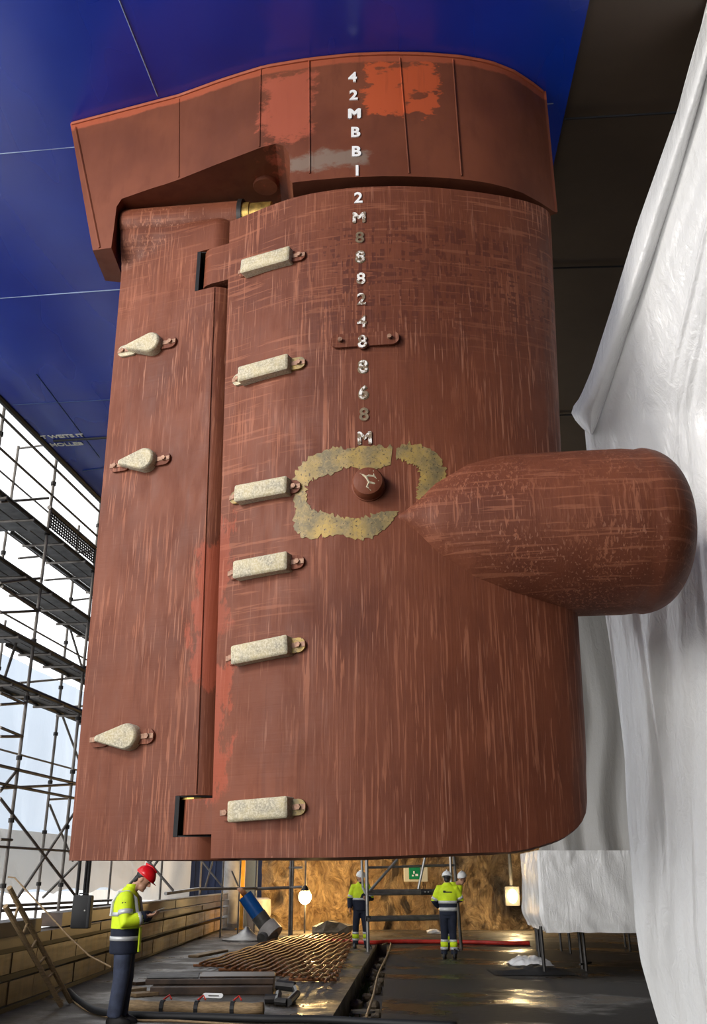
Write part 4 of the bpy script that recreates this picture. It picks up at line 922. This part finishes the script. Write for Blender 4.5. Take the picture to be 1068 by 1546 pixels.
W3 = dict(W1); W3.update(helmet=M_HELM, beard=False, yaw=-.5, hy=.20, lean=.2, hz=1.60, arms=[((.08, .2, 1.12), (.22, .02, 1.1)), ((.06, -.24, 1.12), (.22, -.1, 1.1))], hand=[Vector((1, 0, 0)), Vector((1, 0, 0))], ankle=[(0, .08, .10), (0, -.08, .10)], knee=[(.02, .08, .5), (.02, -.08, .5)], fit=.9)
person((w3.x-.0, w3.y+.55, 0), -math.pi/2, 'worker in white helmet mostly hidden behind the one seen from behind', W3)
# ------------------------------------------------------------------ low mobile scaffold
ms = thing('mobile_scaffold', atz(620, 1437, 0), 'low grey tube frame scaffold standing between the workers', 'scaffold')
Y0 = atz(556, 1437, 0).y
def tp(a, b, Ya, Yb=None, name='tube', r=.03, mat=None): return MB().tube([aty(*a, Ya), aty(*b, Yb or Ya)], r, 8).build(name, mat or M_GALV, ms)
b1 = atz(556, 1437, 0); MB().tube([b1, Vector((b1.x-.04, b1.y, 3.2))], .045, 10).build('post', M_GALV, ms)
b2 = atz(697, 1432, 0); MB().tube([Vector((b2.x, b2.y, 0)), Vector((b2.x-.16, b2.y, 3.2))], .042, 10).build('post', M_GALVD, ms)
t1 = aty(546, 1292, Y0-.1); tp((546, 1285), (548, 1340), Y0+.4, None, 'post', .03); tp((548, 1340), (553, 1350), Y0+.4, Y0, 'hook', .03)
tp((680, 1290), (682, 1345), Y0+.8, None, 'post', .035)
for ya, yb, Yq, r in ((1310, 1306, Y0+.1, .03), (1346, 1345, Y0+.1, .05), (1350, 1349, Y0-.1, .03), (1385, 1382, Y0+.1, .03), (1388.5, 1386, Y0-.1, .045)):
    tp((555, ya), (688, yb), Yq, b2.y, 'rail', r)
tp((557, 1347), (600, 1298), Y0+.05, Y0+.4, 'diagonal_brace', .035); tp((632, 1342), (642, 1294), Y0+.3, Y0+.3, 'diagonal_brace', .03)
tp((636, 1347), (652, 1347), Y0-.02, None, 'sleeve_coupler', .06, M_DARK); tp((690, 1346), (697, 1346), b2.y-.05, None, 'coupler', .06, M_DARK); tp((553, 1387), (560, 1387), Y0-.05, None, 'coupler', .06, M_DARK)
for px in ((642, 1346.5), (647, 1346.5)):
    P = aty(*px, Y0-.07); MB().tube([P, P+Vector((0, -.03, 0))], .018, 8).build('bolt', M_GALV, ms)
# exit sign on the rock
P = aty(628, 1320, 33.6); sg = thing('exit_sign', P, 'green and white emergency exit sign hanging at the rock wall', 'sign')
m = MB(); m.bbox(P, (.80, .05, .46), .02); m.build('backing', M_CREAM, sg)
m = MB(); m.bbox(P+Vector((-.04, -.035, .03)), (.38, .03, .37), .02); m.build('green_panel', M_GREEN, sg)
m = MB(); m.bbox(P+Vector((-.06, -.055, .06)), (.05, .012, .08), .004); m.build('pictogram', M_WHITE, sg)
m = MB(); m.bbox(P+Vector((.03, -.055, -.02)), (.09, .012, .07), .004); m.build('pictogram', M_WHITE, sg)
m = MB(); m.bbox(P+Vector((-.10, -.055, -.04)), (.06, .012, .05), .004); m.build('pictogram', M_WHITE, sg)
MB().tube([P+Vector((0, .03, .2)), P+Vector((0, .9, .2))], .02, 6).build('bracket', M_DARK, sg)
# bulkhead lamp with its conduit
P = aty(774, 1353, 33.7); lm = thing('bulkhead_lamp', P, 'small lit bulkhead lamp hanging from a conduit on the rock wall', 'lamp')
m = MB(); m.bbox(P+Vector((0, .08, 0)), (.50, .22, .62), .06); m.build('housing', M_GREYP, lm, angle=40)
m = MB(); m.ell(P+Vector((0, -.03, 0)), (.16, .06, .22), 16, 10); m.build('glass', M_LAMP2, lm, smooth=True)
MB().tube([P+Vector((0, .1, .3)), P+Vector((-.06, .1, ZH-P.z+.02))], .06, 8).build('conduit', M_GREYP, lm)
lp = bpy.data.lights.new('bulkhead_light', 'POINT'); lp.energy = 160; lp.color = (1, .72, .36); lp.shadow_soft_size = .2; lo = bpy.data.objects.new('bulkhead_light', lp); COL.objects.link(lo); lo.parent = lm; lo.location = (0, -.35, 0)
# bright work lamp on its stand
B = atz(460, 1409, 0); P = aty(461, 1354, B.y)
wl = thing('work_lamp', B, 'bright round work lamp on a thin stand by the rock wall', 'lamp')
MB().tube([B, Vector((B.x, B.y, P.z+1.6))], .03, 8).build('stand', M_GALVD, wl)
m = MB(); m.ell(P+Vector((0, -.12, 0)), (.20, .10, .22), 20, 12); m.build('glowing_lens', M_LAMP, wl, smooth=True)
m = MB(); m.tube([P+Vector((0, -.1, .17)), P+Vector((0, -.1, .24)), P+Vector((0, -.1, .34))], [.14, .12, .05], 20); m.build('lamp_housing', M_DARK, wl, angle=40)
lp = bpy.data.lights.new('work_light', 'POINT'); lp.energy = 620; lp.color = (1.0, .64, .24); lp.shadow_soft_size = .2; lo = bpy.data.objects.new('work_light', lp); COL.objects.link(lo); lo.parent = wl; lo.location = P-B+Vector((.32, .25, .05))
# frame of tubes left of the lamp
fr = thing('lamp_scaffold', atz(439, 1413, 0), 'narrow upright tube frame with rails just left of the work lamp', 'scaffold')
def fp(a, b, Ya, Yb=None, name='tube', r=.03, mat=None): return MB().tube([aty(*a, Ya), aty(*b, Yb or Ya)], r, 8).build(name, mat or M_GALVD, fr)
Yf = atz(439, 1413, 0).y
for x in (437.5, 441): P = aty(x, 1380, Yf); MB().tube([(P.x, Yf, 0), (P.x, Yf, 4)], .035, 8).build('post', M_GALVD, fr)
fp((436, 1310), (457, 1310), Yf, None, 'rail', .035, M_GALV); fp((436, 1340), (457, 1339), Yf, None, 'rail', .04, M_GALV)
fp((386, 1342), (437, 1340), Yf-.3, Yf, 'rail', .045); fp((250, 1349), (300, 1342), 27, 29, 'rail', .045, M_GALV); fp((300, 1342), (388, 1341), 29, Yf-.3, 'rail', .04)
for x, Yq in ((302, 33.4), (336, 30), (362, 31), (386, 31)): P = aty(x, 1340, Yq); MB().tube([(P.x, Yq, 0), (P.x, Yq, 4)], .03, 8).build('post', M_GALVD, fr)
for a, b, q in (((310, 1340), (322, 1297), 29.5), ((305, 1300), (337, 1340), 29.5), ((350, 1315), (360, 1338), 30.5)): fp(a, b, q, None, 'diagonal_brace', .025)
# bent pipe and cone at the end of the barrier
bpz = thing('bent_pipe', atz(395, 1422, 0), 'thick bent pipe, blue at the top and grey below, leaning on the barrier end', 'pipe')
Yp = atz(395, 1425, 0).y+.6
pa, pb, pc_ = aty(370, 1352, Yp), aty(390, 1381, Yp), aty(411, 1409, Yp)
MB().tube([pa, pb], .20, 20).build('blue_section', M_BLUEP, bpz, angle=40); MB().tube([pb, pc_], .215, 20).build('grey_section', M_GREYP, bpz, angle=40)
MB().tube([aty(402, 1400, Yp), aty(414, 1413, Yp-.1)], .30, 20).build('flange', M_COLM, bpz, angle=40)
MB().tube([pc_, aty(396, 1420, Yp-.3)], [.22, .19], 16).build('elbow', M_GREYP, bpz, angle=40)
m = MB(); m.tube([aty(366, 1351, Yp), aty(371, 1346, Yp)], [.22, .16], 16); m.build('end_ring', M_RUST, bpz, angle=40)
cn = atz(372, 1420, 0); m = MB(); m.loft([eloop((cn.x, cn.y, z), r_, r_, 28) for z, r_ in ((0, .68), (.04, .68), (.07, .5), (.17, .25), (.30, .08), (.36, .06))]); tag(smooth_angle(m.build('steel_cone', M_GALV), 40), 'flat shiny steel cone lying on the floor beneath the bent pipe', 'cone')
kd = atz(384, 1408, 0); m = MB(); m.loft([eloop((kd.x, kd.y+1.2, z), r_, r_, 20) for z, r_ in ((0, .30), (.06, .34), (.45, .40), (.5, .42), (.95, .40), (1.0, .3))]); tag(smooth_angle(m.build('oil_drum', M_COLM), 35), 'pale squat drum behind the bent pipe', 'drum')
# ------------------------------------------------------------------ rebar mat
corner = [atz(290, 1461, 0), atz(505, 1491, 0), atz(538, 1414, 0), atz(432, 1418, 0)]
mat_ = thing('rebar_mat', (corner[0]+corner[2])/2, 'large mat of rusty steel rods lying on the floor, lit by the work lamp', 'rebar mat')
dr = (atz(531, 1422, 0)-atz(422, 1482, 0)).normalized(); dn = Vector((dr.y, -dr.x, 0))
def clipline(o, d_, poly):
    ts = []
    for a, b in zip(poly, poly[1:]+poly[:1]):
        e = b-a; den = d_.x*e.y-d_.y*e.x
        if abs(den) < 1e-9: continue
        t = ((a.x-o.x)*e.y-(a.y-o.y)*e.x)/den; u = ((a.x-o.x)*d_.y-(a.y-o.y)*d_.x)/den
        if 0 <= u <= 1: ts.append(t)
    return (min(ts), max(ts)) if len(ts) > 1 else None
cen = sum(corner, Vector((0, 0, 0)))/4
nr = 0
for k in range(-60, 61):
    o_ = cen+dn*(k*.17); c_ = clipline(o_, dr, corner)
    if c_ and c_[1]-c_[0] > .3:
        j = random.uniform(-.1, .1); pts = [o_+dr*lerp(c_[0]+j, c_[1]+j, t)+Vector((0, 0, .085+.012*math.sin(t*30+k))) for t in [q/24 for q in range(25)]]
        MB().tube(pts, .024, 6).build('rod', M_RUST, mat_, smooth=True); nr += 1
for k in range(-40, 41):
    o_ = cen+dr*(k*.8); c_ = clipline(o_, dn, corner)
    if c_ and c_[1]-c_[0] > .3: MB().tube([o_+dn*c_[0]+Vector((0, 0, .032)), o_+dn*c_[1]+Vector((0, 0, .032))], .028, 6).build('cross_rod', M_RUST, mat_)
# ------------------------------------------------------------------ beams, pole bundle, clamp, cables on the floor
bs = thing('steel_beam_stack', atz(320, 1503, 0), 'stack of flat rusty steel beams on the floor in front of the rebar mat', 'beam stack')
def beam(a, b, z0, z1, dep, name, mat, par):
    A = atz(*a, z0); B = atz(*b, z0); d_ = (B-A); L_ = d_.length; X = d_.normalized(); Y = Vector((-X.y, X.x, 0)); m = MB(); m.bbox((A+B)/2+Y*dep/2+Vector((0, 0, (z1-z0)/2)), (L_, dep, z1-z0), .012, (X, Y, VZ)); return m.build(name, mat, par)
beam((226, 1503), (412, 1502), .0, .115, .95, 'beam', M_BEAM, bs); beam((219, 1487), (414, 1486), .12, .20, .8, 'beam', M_BEAM, bs); beam((221, 1477.5), (300, 1476.5), .205, .22, .75, 'plate', M_BOARD, bs); beam((301, 1476.5), (416, 1475.5), .205, .225, .75, 'plate', M_BEAM, bs)
bd = thing('pole_bundle', atz(295, 1524, 0), 'weathered wooden pole tied with dark straps, in front of the beam stack', 'pole')
A = atz(190, 1520, .075); B = atz(398, 1523, .075); MB().tube([lerp(A, B, t)+Vector((0, 0, .006*math.sin(t*20))) for t in [k/12 for k in range(13)]], [.075+.006*math.sin(k*2.1) for k in range(13)], 14).build('pole', M_WOOD, bd, smooth=True)
for t in (.27, .52, .78):
    q = lerp(A, B, t); d_ = (B-A).normalized()
    MB().tube([q-d_*.025, q+d_*.025], .088, 14).build('strap', M_BLACK, bd); MB().tube([q+Vector((0, .05, .085)), q+Vector((.06, .12, .13)), q+Vector((.1, .05, .09))], .012, 6).build('strap_end', M_REDH, bd)
q0 = atz(306, 1503, .155); q1 = atz(337, 1504, .155)
ut = thing('utility_knife', q0, 'white-handled knife lying on the tied wooden pole', 'knife'); X = (q1-q0).normalized(); Y = Vector((-X.y, X.x, 0)); Lk = (q1-q0).length
m = MB(); m.prism(stadium(.035, Lk-.03, .032, 6), -.012, .012, q0, X, (Y*.45+VZ*.9).normalized(), X.cross((Y*.45+VZ*.9).normalized())); m.build('handle', M_WHITE, ut)
m = MB(); m.box(lerp(q0, q1, .55)+Vector((0, -.02, .005)), (Lk*.5, .012, .012), (X, Y, VZ)); m.build('slider', M_GREYP, ut)
cl = thing('steel_clamp', atz(432, 1512, 0), 'dark steel clamp jaw on the floor at the end of the beam stack', 'clamp')
def cp(pts, r, nm): return MB().tube([atz(*a, h) for a, h in pts], r, 8).build(nm, M_DARK, cl)
cp((((418, 1487), .12), ((445, 1490), .10)), .07, 'shank'); cp((((446, 1492), .09), ((449, 1500), .08), ((436, 1513), .05)), .05, 'jaw'); cp((((421, 1500), .10), ((419, 1512), .05), ((434, 1513), .05)), .05, 'jaw'); cp((((400, 1508), .06), ((420, 1508), .06)), .06, 'shank')
def cable(name, px, r, mat, label, z=None):
    z = r if z is None else z; pts = [atz(*q, z) for q in px]; out = []
    for i in range(len(pts)-1):
        p0, p1, p2, p3 = pts[max(i-1, 0)], pts[i], pts[i+1], pts[min(i+2, len(pts)-1)]
        for k in range(8):
            t = k/8; out.append(.5*((2*p1)+(p2-p0)*t+(2*p0-5*p1+4*p2-p3)*t*t+(-p0+3*p1-3*p2+p3)*t**3))
    out.append(pts[-1]); return tag(MB().tube(out, r, 8).build(name, mat, smooth=True), label, 'cable')
cable('black_cable', [(104, 1497), (118, 1510), (140, 1524), (170, 1531), (215, 1533), (300, 1535), (400, 1538), (480, 1539), (560, 1543), (690, 1549)], .045, M_BLACK, 'thick black cable running along the floor in front of the poles')
cable('brown_cord', [(100, 1500), (120, 1519), (150, 1532), (200, 1540), (260, 1541), (330, 1545), (400, 1550)], .014, M_WOOD, 'thin brown cord beside the thick black cable')
cable('red_hose', [(470, 1420), (520, 1421), (560, 1423), (600, 1421.5), (700, 1422), (760, 1424), (800, 1424)], .05, M_REDH, 'red hose lying along the foot of the rock wall')
cable('wall_cable', [(700, 1402), (730, 1400), (765, 1397), (790, 1397)], .03, M_BLACK, 'black cable on the ground under the bulkhead lamp')
# planks and scrap behind the worker
for k, (a, b, mt) in enumerate((((196, 1499), (222, 1496), M_WOOD), ((205, 1506), (240, 1503), M_WOOD), ((300, 1446), (345, 1437), M_WOOD), ((205, 1488), (226, 1486), M_BEAM))):
    o = beam(a, b, 0, .05, .25, 'plank', mt, None); tag(o, ('short pale plank by the worker\'s boots', 'short plank at the end of the pole bundle', 'long board on the floor beside the rebar mat', 'dark offcut at the left end of the beam stack')[k], 'plank')
# rubble and weeds in the drain, lumps of rock
rnd = random.Random(3)
def rock(c, s, seed, mat): 
    m = MB(); rings = []
    for j in range(7):
        th_ = math.pi*j/6; st = max(.05, math.sin(th_)); rings.append([Vector(c)+Vector((s[0]*st*math.cos(q), s[1]*st*math.sin(q), -s[2]*math.cos(th_)))*(1+.35*mnoise.noise(Vector((math.cos(q)*1.5, math.sin(q)*1.5, j+seed)))) for q in [2*math.pi*k/10 for k in range(10)]])
    m.loft(rings); return m.build('rock', mat)
for k in range(26):
    y = rnd.uniform(13, 26); x = lerp(tl(y)+.08, tr_(y)-.08, rnd.random()); s = rnd.uniform(.05, .13)
    tag(rock((x, y, -.34+s*.6), (s, s*1.2, s*.7), k*3.1, M_RUBBLE), 'small stone among the rubble in the bottom of the floor drain', 'stone', 'stones in the drain')
m = MB()
for k in range(260):
    y = rnd.choice((rnd.gauss(15, .5), rnd.gauss(18.5, .8), rnd.gauss(20, .6))); x = tl(y)+.05+abs(rnd.gauss(0, .06)); a = rnd.random()*6.28; h = rnd.uniform(.05, .16); w_ = .012
    m.add([(x-w_*math.sin(a), y+w_*math.cos(a), -.34), (x+w_*math.sin(a), y-w_*math.cos(a), -.34), (x+math.cos(a)*.05, y+math.sin(a)*.05, -.34+h)], [(0, 1, 2)])
tag(m.build('weeds', M_WEED), 'patches of green weed and moss growing inside the floor drain', 'weeds', None, 'stuff')
# drain cover plate and rope across the drain
A = atz(512, 1508, 0.0); m = MB(); m.loft([eloop((A.x+.35, A.y+.2, z), r_, r_*.8, 20) for z, r_ in ((-.20, .18), (-.17, .18))]); tag(m.build('drain_cover', M_GREYP), 'round grey cover plate lying in the floor drain', 'drain cover')
for px, s, lb in (((500, 1412), .42, 'pale lump of rock at the foot of the rock wall'),): 
    c = atz(*px, 0); tag(rock((c.x, c.y, .1), (s*1.6, s, .3), 5, M_RUBBLE), lb, 'rock')
c = atz(655, 1409, 0); tag(rock((c.x, c.y, .04), (.25, .15, .08), 2, M_FILM), 'white scrap of plastic on the floor before the rock wall', 'plastic scrap')
cable('pale_cord', [(578, 1426), (590, 1424), (586, 1440), (572, 1470), (565, 1500), (560, 1515), (554, 1534)], .02, M_WOOD, 'pale cord lying along the right edge of the floor drain')
